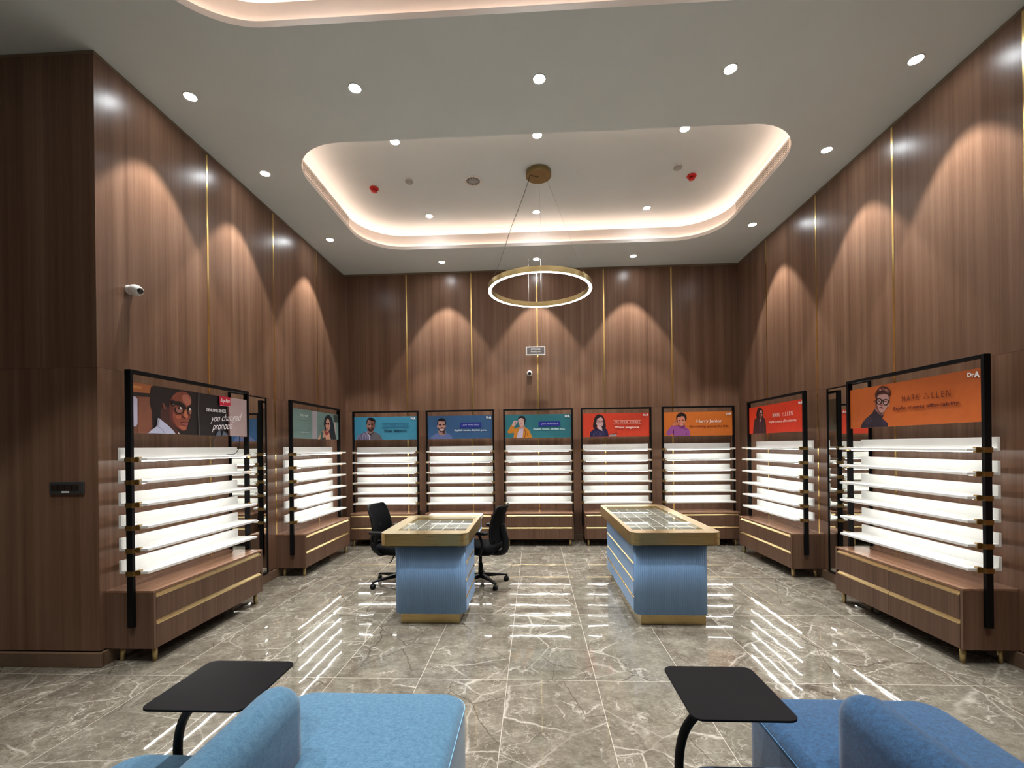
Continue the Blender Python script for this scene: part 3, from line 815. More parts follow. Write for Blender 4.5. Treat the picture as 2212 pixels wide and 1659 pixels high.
# --- left wall, nearest: woman in black glasses
def poster_A():
    C = zc([(150, 240), (1740, 490), (1728, 988), (150, 925)], 260, 790, 6.506)
    p = Poster(uA, C, (34, 28, 30), 'wide dark poster of a woman in black glasses beside a red logo square, nearest left')
    p.frame(260, 790, 6.506)
    p.shape([(150, 240), (450, 285), (430, 935), (150, 925)], (118, 74, 56), False)
    p.shape([(150, 240), (445, 284), (400, 400), (150, 372)], (176, 104, 60), False)
    p.shape([(150, 275), (300, 300), (280, 330), (150, 320)], (206, 132, 70), False)
    p.shape([(150, 372), (400, 395), (395, 440), (150, 428)], (40, 24, 22), False)
    p.shape([(250, 440), (440, 450), (432, 935), (230, 930)], (134, 82, 62), False)
    p.shape([(150, 430), (205, 440), (228, 470), (226, 800), (205, 838), (150, 836)], (196, 190, 214), False)
    p.shape([(420, 300), (500, 292), (700, 322), (1000, 372), (1060, 420), (1060, 955), (800, 945), (430, 935), (425, 640), (395, 520), (400, 400)], (30, 24, 25), False)
    # neck and face
    p.frame(300, 820, 13.83)
    p.shape([(640, 700), (700, 700), (780, 800), (900, 900), (1000, 1300), (1130, 1500), (1110, 1590), (990, 1580), (840, 1420), (700, 1250), (600, 1100)], (72, 38, 34))
    p.shape([(1180, 380), (1350, 390), (1470, 480), (1515, 600), (1510, 740), (1500, 1000), (1490, 1080), (1420, 1240), (1380, 1400), (1340, 1480), (1240, 1500), (1130, 1440), (1000, 1330), (900, 1200), (860, 1000), (860, 800), (900, 600), (1020, 440)], (146, 76, 58))
    p.shape([(880, 620), (960, 560), (1000, 760), (960, 1000), (980, 1200), (1100, 1420), (1000, 1330), (900, 1200), (860, 1000)], (104, 50, 42))
    p.shape([(1260, 480), (1420, 480), (1490, 600), (1490, 720), (1400, 780), (1340, 740), (1260, 640)], (186, 112, 92))
    p.shape([(1080, 1040), (1180, 1050), (1200, 1130), (1120, 1160), (1040, 1120)], (182, 96, 70))
    p.shape([(1320, 880), (1360, 880), (1390, 1010), (1400, 1090), (1360, 1140), (1300, 1110), (1290, 1000)], (196, 116, 84))
    p.shape([(1220, 1060), (1290, 1100), (1340, 1140), (1290, 1150), (1225, 1110)], (84, 38, 32))
    p.shape([(1160, 1260), (1240, 1240), (1320, 1255), (1400, 1250), (1390, 1290), (1300, 1290), (1220, 1280)], (98, 36, 36))
    p.shape([(1220, 1280), (1300, 1290), (1390, 1290), (1370, 1330), (1300, 1335), (1240, 1310)], (172, 98, 92))
    p.shape([(1120, 1370), (1250, 1370), (1330, 1400), (1330, 1450), (1240, 1470), (1150, 1430)], (176, 98, 78))
    p.shape([(650, 720), (700, 705), (730, 780), (760, 860), (740, 900), (680, 860), (650, 800)], (112, 66, 54))
    p.shape([(1060, 850), (1150, 820), (1230, 860), (1220, 960), (1120, 985), (1050, 940)], (158, 104, 92))
    p.shape([(1400, 890), (1450, 860), (1500, 900), (1490, 1010), (1430, 1010)], (158, 100, 86))
    p.shape([(1150, 850), (1180, 815), (1215, 860), (1180, 875)], (238, 232, 232)); p.shape([(1420, 890), (1460, 850), (1480, 900), (1440, 915)], (238, 232, 232))
    p.ell(1130, 850, 28, 32, (24, 16, 16)); p.ell(1412, 885, 20, 28, (24, 16, 16))
    p.shape([(900, 620), (1040, 650), (1140, 650), (1240, 710), (1320, 790), (1350, 860), (1330, 890), (1250, 860), (1160, 780), (1040, 760), (940, 760)], (24, 18, 18))
    p.shape([(1370, 830), (1420, 780), (1520, 745), (1515, 830), (1440, 840), (1385, 880)], (24, 18, 18))
    p.line([(1030, 820), (1015, 900), (1060, 985), (1150, 1005), (1230, 985), (1275, 900), (1290, 860)], 30, (22, 15, 15))
    p.line([(1380, 880), (1390, 970), (1430, 1040), (1490, 1055)], 26, (22, 15, 15))
    p.line([(930, 730), (985, 755)], 16, (150, 140, 138))
    # white shirt
    p.shape([(200, 1560), (300, 1470), (450, 1370), (490, 1140), (520, 1130), (600, 1190), (820, 1370), (930, 1480), (1010, 1590)], (190, 192, 218), False)
    p.shape([(455, 1370), (490, 1140), (545, 1160), (520, 1300), (480, 1380)], (150, 148, 160), False)
    p.line([(480, 1370), (560, 1410), (620, 1470), (690, 1570)], 10, (126, 128, 150))
    p.shape([(1070, 1590), (1080, 1530), (1140, 1600)], (214, 196, 190), False)
    p.frame(260, 790, 6.506)
    p.line([(1070, 385), (1056, 640), (1062, 960)], 12, (96, 90, 90), smooth=False)
    p.shape([(1480, 560), (1512, 452), (1740, 490), (1728, 988), (1490, 975)], (186, 162, 160), False)
    p.shape([(1466, 560), (1490, 560), (1490, 975), (1466, 974)], (88, 52, 48), False)
    p.shape([(1290, 968), (1310, 930), (1352, 880), (1362, 970)], (92, 100, 116), False); p.shape([(1375, 972), (1400, 910), (1455, 950), (1460, 974)], (92, 100, 116), False)
    p.rect(1356, 425, 1508, 563, (204, 24, 58), None, 450, 568)
    p.text('Ray-Ban', 1368, 1500, 462, 530, 478, 540, weight=.02, shear=.35, rgb=(250, 245, 245), b=p.txt)
    p.line([(1362, 560), (1495, 576)], 5, (220, 200, 200), p.txt, smooth=False)
    p.text('GENUINE SINCE', 1162, 1440, 597, 640, 622, 662, rgb=(226, 222, 222), weight=.03)
    p.text('you changed', 1215, 1662, 690, 810, 672, 800, rgb=(246, 242, 242), weight=.0, shear=.45)
    p.text('pronoun', 1235, 1525, 830, 925, 815, 915, rgb=(246, 242, 242), weight=.0, shear=.45)
    p.done('photo_print')
poster_A()

# --- left wall, back corner: pale green
def poster_B():
    C = zc([(192, 228), (893, 300), (890, 683), (198, 668)], 600, 850, 6.9125)
    p = Poster(uB, C, (112, 136, 130), 'pale green poster of a dark-haired woman, over the left shelves in the corner')
    p.frame(600, 850, 6.9125)
    p.line([(245, 262), (455, 285), (455, 345), (245, 330)], 5, (92, 114, 110), closed=True, smooth=False)
    p.line([(240, 400), (440, 405), (438, 565), (240, 560)], 5, (92, 114, 110), closed=True, smooth=False)
    p.rect(488, 262, 560, 670, (168, 158, 164), None, 268, 672)
    p.frame(680, 885, 25.52)
    p.shape([(1000, 640), (1080, 640), (1100, 1590), (1060, 1590)], (176, 160, 150), False)
    p.shape([(960, 230), (1280, 250), (1280, 640), (1000, 640)], (58, 64, 58), False)
    p.shape([(700, 250), (800, 320), (900, 500), (960, 750), (1010, 1000), (1050, 1250), (1090, 1500), (1100, 1620), (800, 1620), (560, 1300), (450, 1000), (410, 760), (430, 580), (480, 400), (580, 290)], (26, 26, 28))
    p.shape([(540, 1150), (700, 1180), (730, 1400), (790, 1610), (470, 1610), (330, 1520), (200, 1600), (60, 1600), (160, 1400), (270, 1200), (420, 1120)], (214, 156, 126), False)
    p.shape([(420, 1120), (540, 1180), (700, 1200), (640, 1320), (560, 1400), (460, 1330)], (150, 60, 50))
    p.shape([(600, 480), (690, 510), (735, 640), (770, 850), (740, 1020), (680, 1130), (610, 1165), (540, 1100), (510, 950), (500, 800), (530, 600)], (206, 146, 124))
    p.shape([(500, 700), (570, 690), (580, 790), (510, 800)], (74, 34, 30)); p.shape([(610, 700), (700, 700), (700, 800), (620, 790)], (74, 34, 30))
    p.shape([(545, 1040), (590, 1010), (640, 1040), (600, 1075)], (172, 48, 44))
    p.shape([(260, 1190), (370, 1260), (330, 1400), (300, 1610), (190, 1610), (210, 1420)], (58, 96, 88), False)
    p.shape([(330, 1530), (480, 1470), (490, 1610), (290, 1610)], (64, 60, 58), False)
    p.frame(600, 850, 6.9125)
    p.text('vogue', 312, 420, 315, 362, 328, 372, rgb=(226, 234, 230), weight=.015, space=1.3)
    p.text('eyewear', 330, 402, 378, 390, 384, 396, rgb=(206, 216, 210), weight=.0)
    p.text('Taapsee Pannu', 300, 432, 568, 592, 572, 594, rgb=(200, 212, 206), weight=.0)
    p.done('photo_print')
poster_B()

def poster_1():
    C = zc([(1122, 333), (2085, 345), (2078, 683), (1122, 668)], 600, 850, 6.9125)
    p = Poster(u1, C, (66, 148, 180), 'turquoise poster of a bearded man in a grey shirt, reading OLIVER FORD Wear elegance')
    p.frame(760, 890, 27.65)
    p.shape([(170, 1590), (210, 1400), (330, 1270), (640, 1130), (800, 1080), (1240, 1080), (1480, 1210), (1680, 1340), (1780, 1590)], (104, 100, 128), False)
    for a in ((200, 1580, 330, 1290), (420, 1580, 400, 1260), (560, 1580, 600, 1200), (760, 1580, 700, 1180), (900, 1580, 800, 1300)):
        p.line([(a[0], a[1]), (a[2], a[3])], 46, (156, 150, 186), smooth=False)
    p.shape([(1090, 1300), (1250, 1150), (1480, 1230), (1660, 1350), (1720, 1590), (1060, 1590)], (102, 98, 104), False)
    p.shape([(840, 1000), (1240, 1000), (1230, 1130), (1040, 1280), (900, 1150)], (150, 120, 116), False)
    p.shape([(790, 1080), (830, 1080), (1010, 1290), (1030, 1580), (960, 1580), (930, 1330), (860, 1290)], (196, 190, 214), False)
    p.shape([(830, 1090), (1010, 1280), (1230, 1120), (1220, 1180), (1030, 1330), (880, 1210)], (26, 20, 26), False)
    p.shape([(860, 420), (1000, 380), (1240, 420), (1320, 560), (1330, 800), (1250, 930), (1210, 1020), (1080, 1090), (960, 1060), (880, 960), (820, 820), (830, 600)], (160, 120, 112))
    p.shape([(1080, 460), (1240, 440), (1320, 560), (1330, 800), (1250, 930), (1120, 960), (1080, 800)], (128, 82, 74))
    p.shape([(900, 880), (1060, 860), (1230, 880), (1250, 940), (1180, 1060), (1060, 1110), (950, 1060), (890, 960)], (60, 24, 26))
    p.shape([(970, 930), (1030, 905), (1120, 910), (1150, 950), (1060, 970)], (136, 84, 80))
    p.shape([(890, 670), (960, 630), (1040, 680), (1000, 720), (930, 700)], (52, 20, 18)); p.shape([(1100, 690), (1180, 630), (1260, 670), (1220, 710), (1140, 720)], (52, 20, 18))
    p.shape([(1000, 760), (1060, 730), (1090, 820), (1040, 850), (985, 830)], (200, 156, 146))
    p.shape([(810, 640), (830, 460), (880, 360), (960, 295), (1080, 280), (1200, 300), (1300, 370), (1380, 480), (1350, 560), (1345, 700), (1310, 640), (1300, 510), (1140, 470), (930, 400), (880, 500), (870, 600)], (14, 12, 18))
    p.frame(600, 850, 6.9125)
    p.line([(1552, 437), (1962, 443), (1962, 500), (1552, 496)], 7, (36, 98, 138), p.txt, True, False)
    p.text('OLIVER FORD', 1576, 1940, 452, 486, 457, 490, rgb=(40, 104, 146), weight=.0, space=1.25)
    p.text('Wear elegance.', 1575, 1930, 528, 572, 530, 574, rgb=(14, 62, 84), weight=.03, b=p.slogan)
    p.dra(1996, 2070, 352, 390, 356, 396); p.done()
poster_1()

def poster_2():
    C = zc([(88, 240), (1005, 236), (1008, 555), (92, 557)], 910, 860, 6.506)
    p = Poster(u2, C, (58, 98, 144), 'steel blue poster of a smiling man with short beard and grey-blue top')
    p.frame(920, 895, 27.65)
    p.shape([(230, 1400), (340, 1250), (560, 1100), (760, 1050), (1180, 1040), (1450, 1140), (1560, 1260), (1620, 1400)], (100, 116, 168), False)
    p.shape([(760, 900), (1160, 900), (1180, 1130), (980, 1180), (820, 1150)], (172, 132, 128))
    p.shape([(1000, 1020), (1150, 900), (1170, 1100), (1010, 1130)], (84, 56, 48), False)
    p.shape([(700, 400), (800, 330), (1100, 330), (1190, 440), (1200, 700), (1150, 860), (1060, 960), (960, 980), (860, 940), (760, 820), (700, 640)], (214, 166, 156))
    p.ell(690, 650, 26, 80, (200, 160, 170))
    p.shape([(730, 700), (800, 800), (840, 780), (960, 740), (1080, 770), (1160, 700), (1190, 720), (1150, 870), (1060, 980), (960, 1000), (860, 960), (770, 850)], (38, 16, 14))
    p.shape([(820, 810), (960, 790), (1110, 800), (1060, 910), (960, 940), (860, 910)], (206, 166, 162))
    p.shape([(860, 830), (960, 838), (1050, 830), (1020, 862), (960, 872), (900, 862)], (232, 206, 200))
    p.shape([(840, 760), (960, 720), (1090, 750), (1060, 790), (960, 775), (860, 795)], (54, 16, 14))
    p.shape([(770, 570), (850, 525), (940, 550), (930, 600), (850, 620), (780, 600)], (84, 34, 26)); p.shape([(1000, 560), (1080, 520), (1150, 540), (1140, 600), (1060, 600), (1010, 590)], (84, 28, 22))
    p.shape([(690, 580), (690, 400), (740, 290), (840, 215), (960, 190), (1080, 220), (1170, 300), (1210, 420), (1205, 620), (1160, 520), (1120, 380), (960, 380), (880, 350), (760, 370), (740, 500), (730, 600)], (22, 14, 16))
    p.frame(910, 860, 6.506)
    p.rect(547, 337, 852, 407, (38, 50, 148), p.txt, 332, 402)
    p.text('JOY WALTERS', 587, 822, 357, 380, rgb=(206, 212, 246), weight=.02, space=1.2, shear=.2)
    p.text('Stylish looks. Stylish you.', 470, 927, 427, 458, rgb=(216, 230, 246), weight=.03, b=p.slogan)
    p.dra(922, 995, 246, 286); p.done()
poster_2()

def poster_3():
    C = zc([(1165, 232), (2102, 215), (2105, 545), (1172, 553)], 910, 860, 6.506)
    p = Poster(u3, C, (48, 122, 134), 'teal poster of a short-haired woman in a mustard jacket touching her glasses')
    p.frame(910, 860, 6.506)
    p.shape([(1285, 550), (1295, 480), (1215, 490), (1200, 465), (1255, 370), (1300, 370), (1290, 425), (1350, 405), (1440, 398), (1500, 440), (1530, 500), (1552, 548)], (214, 138, 44), False)
    p.shape([(1330, 550), (1345, 480), (1372, 418), (1425, 415), (1420, 480), (1412, 550)], (206, 194, 216), False)
    p.line([(1440, 430), (1455, 480), (1440, 545)], 8, (120, 50, 20)); p.line([(1475, 480), (1490, 545)], 7, (130, 60, 20), smooth=False)
    p.line([(1296, 470), (1250, 468)], 6, (150, 84, 20), smooth=False)
    p.shape([(1375, 372), (1430, 368), (1436, 412), (1395, 424), (1372, 414)], (206, 150, 136))
    p.shape([(1265, 372), (1280, 330), (1305, 312), (1340, 322), (1330, 350), (1300, 385), (1275, 388)], (224, 180, 168))
    p.shape([(1296, 340), (1316, 330), (1322, 344), (1304, 356)], (60, 128, 136))
    p.shape([(1352, 280), (1400, 262), (1440, 290), (1440, 340), (1425, 375), (1400, 390), (1372, 380), (1356, 350), (1350, 310)], (226, 184, 174))
    p.shape([(1350, 300), (1352, 268), (1375, 250), (1410, 246), (1440, 262), (1455, 295), (1448, 340), (1436, 372), (1432, 330), (1424, 292), (1396, 276), (1366, 284)], (26, 18, 26))
    p.line([(1350, 318), (1372, 316)], 5, (120, 70, 70), smooth=False); p.line([(1392, 314), (1418, 312)], 5, (96, 60, 60), smooth=False)
    p.shape([(1368, 348), (1388, 356), (1408, 346), (1390, 368)], (196, 96, 100)); p.line([(1378, 325), (1376, 342), (1384, 343)], 4, (180, 124, 118))
    p.rect(1638, 325, 1945, 396, (38, 46, 150), p.txt, 320, 390)
    p.text('JOY WALTERS', 1678, 1915, 348, 372, 344, 367, rgb=(206, 212, 246), weight=.02, space=1.2, shear=.2)
    p.text('Stylish looks. Stylish you.', 1562, 2020, 416, 450, 412, 446, rgb=(206, 236, 240), weight=.03, b=p.slogan)
    p.dra(2014, 2088, 228, 264, 226, 264); p.done()
poster_3()

def poster_4():
    C = zc([(103, 185), (1003, 163), (1008, 475), (112, 492)], 1240, 860, 6.144)
    p = Poster(u4, C, (228, 72, 46), 'red poster of a woman in glasses holding a tablet, reading OLIVER FORD Wear elegance')
    p.frame(1260, 885, 27.65)
    p.shape([(380, 1510), (380, 1260), (470, 1150), (640, 1040), (900, 1000), (1300, 1000), (1420, 1090), (1460, 1250), (1500, 1480)], (38, 34, 78), False)
    for k in range(9): p.line([(540 + k * 90, 1490), (640 + k * 80, 1150)], 14, (112, 108, 160), smooth=False)
    p.shape([(790, 880), (1060, 880), (1110, 1050), (1120, 1160), (960, 1090), (840, 1000)], (226, 190, 196), False)
    p.shape([(900, 180), (1040, 210), (1160, 310), (1240, 480), (1290, 680), (1330, 880), (1280, 1020), (1200, 1080), (1110, 1040), (1050, 900), (780, 880), (800, 1010), (700, 1040), (590, 980), (545, 860), (580, 640), (620, 440), (700, 280), (800, 200)], (36, 28, 32))
    p.shape([(1020, 350), (1110, 430), (1170, 560), (1170, 740), (1110, 850), (1000, 920), (900, 900), (800, 820), (745, 700), (760, 540), (860, 420)], (232, 184, 186))
    p.shape([(880, 750), (960, 810), (1060, 780), (1100, 750), (1040, 850), (950, 860)], (150, 60, 64)); p.shape([(910, 775), (980, 805), (1050, 785), (1000, 830), (945, 825)], (248, 236, 234))
    p.line([(770, 550), (860, 540), (940, 560), (945, 620), (900, 685), (810, 685), (765, 620)], 26, (74, 16, 24), closed=True)
    p.line([(1045, 560), (1110, 540), (1160, 550), (1165, 620), (1120, 680), (1060, 660), (1040, 600)], 26, (74, 16, 24), closed=True)
    p.line([(940, 575), (1045, 575)], 26, (74, 16, 24), smooth=False)
    p.ell(850, 600, 34, 20, (60, 20, 26)); p.ell(1110, 595, 28, 18, (60, 20, 26))
    p.line([(980, 620), (955, 700), (1000, 725)], 14, (190, 110, 112))
    p.shape([(1500, 1480), (1540, 1400), (1660, 1340), (2000, 1290), (1960, 1460)], (176, 166, 166), False)
    p.shape([(1680, 1330), (2040, 1270), (1990, 1320), (1720, 1370)], (36, 10, 14), False)
    p.frame(1240, 860, 6.144)
    p.line([(514, 272), (889, 264), (889, 312), (516, 320)], 6, (250, 196, 180), p.txt, True, False)
    p.text('OLIVER FORD', 535, 872, 280, 307, 275, 302, rgb=(250, 206, 192), weight=.01, space=1.2)
    p.text('Wear elegance.', 538, 874, 346, 382, 342, 378, rgb=(252, 226, 218), weight=.03, b=p.slogan)
    p.dra(920, 990, 178, 210, 176, 210); p.done()
poster_4()

def poster_5():
    C = zc([(1180, 170), (2098, 152), (2095, 467), (1182, 472)], 1240, 860, 6.144)
    p = Poster(u5, C, (220, 118, 44), 'orange poster of a boy in a purple jumper, reading Harry Junior')
    p.frame(1430, 880, 27.65)
    p.shape([(590, 1590), (600, 1430), (520, 1480), (380, 1540), (250, 1530), (200, 1420), (220, 1330), (380, 1140), (520, 960), (650, 1000), (900, 960), (1270, 930), (1320, 1060), (1520, 1180), (1580, 1300), (1620, 1590)], (160, 86, 156), False)
    p.shape([(600, 1180), (650, 1250), (650, 1400), (610, 1540), (590, 1350)], (84, 20, 70))
    p.line([(1060, 1120), (1260, 1150), (1450, 1240)], 40, (132, 58, 118)); p.line([(1400, 1400), (1390, 1510)], 34, (86, 24, 70), smooth=False)
    p.shape([(900, 950), (1080, 1060), (1260, 920), (1280, 1060), (1060, 1100), (900, 1010)], (120, 40, 104))
    p.shape([(560, 940), (570, 780), (640, 700), (760, 700), (800, 780), (880, 860), (880, 930), (760, 960), (650, 980), (590, 1010)], (216, 128, 92))
    p.line([(650, 750), (690, 820), (760, 720)], 22, (150, 72, 34)); p.line([(585, 740), (575, 900)], 20, (176, 90, 36), smooth=False)
    p.shape([(860, 470), (1140, 400), (1280, 500), (1320, 700), (1290, 850), (1200, 960), (1080, 1015), (960, 940), (880, 820), (850, 660)], (222, 142, 118))
    p.shape([(950, 850), (1080, 900), (1230, 840), (1200, 910), (1080, 960), (990, 930)], (150, 60, 40)); p.shape([(1000, 885), (1090, 915), (1190, 870), (1150, 920), (1070, 935)], (246, 224, 214))
    p.shape([(920, 680), (980, 640), (1040, 680), (980, 700)], (104, 40, 26)); p.shape([(1120, 665), (1180, 625), (1240, 660), (1180, 690)], (104, 40, 26))
    p.line([(1010, 680), (1000, 780), (1040, 810)], 20, (150, 66, 40))
    p.shape([(800, 640), (780, 450), (850, 340), (980, 240), (1120, 210), (1240, 270), (1360, 350), (1400, 480), (1390, 620), (1320, 710), (1300, 600), (1260, 480), (1140, 420), (1000, 470), (880, 480), (860, 640), (880, 780), (830, 740)], (24, 12, 14))
    p.frame(1240, 860, 6.144)
    p.text('Harry Junior', 1610, 1952, 262, 314, 258, 308, rgb=(252, 232, 220), weight=.02)
    p.text('Eye-catching eyewear for kids.', 1516, 2042, 335, 368, 331, 364, rgb=(110, 26, 12), weight=.02, b=p.slogan)
    p.dra(2012, 2084, 168, 200, 166, 200); p.done()
poster_5()

def poster_6():
    C = zc([(152, 342), (1130, 152), (1138, 735), (160, 808)], 1600, 840, 8.508)
    p = Poster(u6, C, (224, 58, 32), 'red poster of a long-haired man in a dark coat, in the right back corner')
    p.frame(1600, 840, 8.508)
    p.shape([(222, 800), (235, 640), (252, 540), (300, 500), (400, 490), (440, 530), (458, 640), (462, 785)], (46, 30, 40), False)
    p.shape([(330, 560), (370, 550), (365, 700), (345, 780), (340, 640)], (72, 40, 66), False)
    p.line([(412, 690), (408, 775)], 8, (150, 70, 60), smooth=False)
    p.shape([(345, 325), (385, 350), (405, 420), (405, 490), (380, 520), (330, 540), (285, 490), (290, 400), (315, 340)], (34, 14, 20))
    p.shape([(350, 380), (380, 375), (392, 420), (390, 480), (375, 530), (350, 520), (335, 460)], (112, 72, 66))
    p.shape([(356, 382), (378, 378), (384, 415), (362, 425)], (222, 176, 170)); p.shape([(376, 445), (392, 445), (386, 480)], (226, 172, 160))
    p.line([(350, 434), (394, 430)], 9, (28, 12, 16), smooth=False)
    p.shape([(345, 540), (372, 540), (364, 575), (350, 580)], (196, 170, 172), False)
    p.text('MARK', 580, 715, 422, 500, 408, 478, rgb=(250, 206, 196), weight=.02, space=1.3)
    p.line([(752, 472), (768, 404), (794, 464)], 8, (250, 206, 196), p.txt, True, False)
    p.text('LLEN', 808, 944, 396, 466, 372, 450, rgb=(250, 206, 196), weight=.01, space=1.3)
    p.text('Style meets affordability.', 514, 1020, 560, 615, 508, 570, rgb=(252, 200, 190), weight=.02, b=p.slogan)
    p.dra(1046, 1126, 196, 248, 184, 252); p.done()
poster_6()

def poster_7():
    C = zc([(345, 452), (1988, 180), (1975, 853), (372, 925)], 1780, 760, 5.821)
    p = Poster(u7, C, (204, 102, 40), 'large orange poster of a man in black glasses and turtleneck, reading MARK ALLEN')
    p.frame(1850, 820, 16.59)
    p.shape([(240, 1620), (290, 1470), (400, 1310), (520, 1200), (640, 1100), (700, 960), (760, 980), (930, 1120), (1040, 1160), (990, 1300), (1100, 1380), (1190, 1480), (1190, 1590)], (36, 30, 44), False)
    p.shape([(420, 1330), (560, 1240), (640, 1340), (560, 1480), (420, 1480)], (54, 46, 66))
    p.shape([(1000, 1330), (1120, 1410), (1150, 1540), (1020, 1500)], (58, 42, 70))
    p.shape([(740, 900), (900, 960), (1040, 1000), (1030, 1120), (1000, 1190), (920, 1170), (800, 1060), (730, 980)], (150, 100, 96))
    p.shape([(830, 1020), (930, 1080), (1030, 1060), (990, 1130), (930, 1150)], (80, 44, 44))
    p.shape([(1180, 740), (1230, 740), (1240, 820), (1210, 880), (1170, 880)], (214, 144, 110))
    p.shape([(780, 430), (900, 410), (1100, 420), (1230, 460), (1230, 640), (1200, 780), (1150, 900), (1080, 1020), (1000, 1090), (900, 1070), (820, 1000), (760, 900), (740, 760), (760, 560)], (198, 150, 142))
    p.shape([(760, 560), (800, 560), (800, 760), (850, 960), (900, 1060), (820, 1000), (760, 900), (735, 760)], (128, 74, 68))
    p.shape([(920, 780), (960, 740), (1010, 800), (1020, 850), (960, 870), (915, 845)], (170, 112, 106)); p.shape([(925, 835), (1020, 845), (960, 872)], (74, 28, 30))
    p.shape([(870, 915), (960, 890), (1060, 940), (980, 935)], (112, 48, 50)); p.shape([(900, 940), (980, 940), (1050, 950), (990, 985), (930, 970)], (206, 134, 132))
    p.ell(880, 690, 60, 75, (212, 170, 162)); p.ell(1105, 725, 62, 75, (212, 170, 162))
    p.shape([(830, 685), (880, 665), (930, 685), (880, 705)], (90, 52, 52)); p.shape([(1050, 700), (1100, 680), (1160, 705), (1105, 720)], (90, 52, 52))
    p.line([(800, 620), (880, 595), (950, 625), (965, 700), (930, 775), (870, 790), (810, 750), (790, 680)], 30, (34, 16, 18), closed=True)
    p.line([(1040, 650), (1110, 630), (1195, 655), (1200, 730), (1160, 800), (1100, 820), (1045, 780), (1025, 710)], 30, (34, 16, 18), closed=True)
    p.line([(955, 650), (1035, 665)], 30, (34, 16, 18), smooth=False); p.line([(1195, 660), (1230, 680)], 40, (34, 16, 18), smooth=False)
    p.line([(700, 685), (790, 660)], 22, (34, 16, 18), smooth=False)
    p.shape([(740, 480), (740, 420), (800, 290), (890, 190), (990, 140), (1100, 160), (1210, 230), (1270, 340), (1280, 420), (1240, 470), (1230, 620), (1205, 480), (1080, 420), (900, 430), (810, 480), (780, 600), (755, 560)], (78, 38, 34))
    p.shape([(880, 260), (940, 240), (960, 300), (920, 320)], (176, 124, 112)); p.shape([(1080, 260), (1150, 250), (1180, 310), (1090, 300)], (176, 124, 112)); p.shape([(1010, 200), (1060, 200), (1050, 290), (1010, 300)], (132, 76, 66)); p.shape([(1150, 340), (1220, 330), (1210, 390), (1160, 380)], (160, 96, 84))
    p.line([(820, 400), (1000, 350), (1200, 410)], 34, (56, 18, 18))
    p.frame(1780, 760, 5.821)
    p.text('MARK', 1003, 1215, 530, 602, 500, 578, rgb=(92, 22, 18), weight=.0, space=1.5)
    p.line([(1275, 566), (1300, 496), (1336, 560)], 9, (92, 22, 18), p.txt, True, False)
    p.text('LLEN', 1370, 1600, 488, 560, 456, 540, rgb=(92, 22, 18), weight=.0, space=1.5)
    p.text('Style meets affordability.', 895, 1720, 665, 722, 592, 652, rgb=(84, 14, 22), weight=.02, b=p.slogan)
    p.dra(1812, 1970, 240, 305, 226, 305); p.done()
poster_7()

# loose black cables behind the nearest left poster
def loose_cable(pts, lab):
    tag(mb(M['cord']).tube(spline(pts, 6, False), .0035, 8).build('cable'), lab, 'cable')
loose_cable([(-3.006, 4.135, 1.745), (-3.02, 4.135, 1.71), (-3.07, 4.16, 1.66), (-3.096, 4.20, 1.617)], 'short black cable dropping from the middle of the dark poster to the top shelf')
loose_cable([(-3.006, 4.45, 1.745), (-3.004, 4.46, 1.70), (-3.01, 4.455, 1.60), (-3.03, 4.42, 1.548), (-3.04, 4.33, 1.541)], 'black cable looping from the right end of the dark poster onto the top shelf')

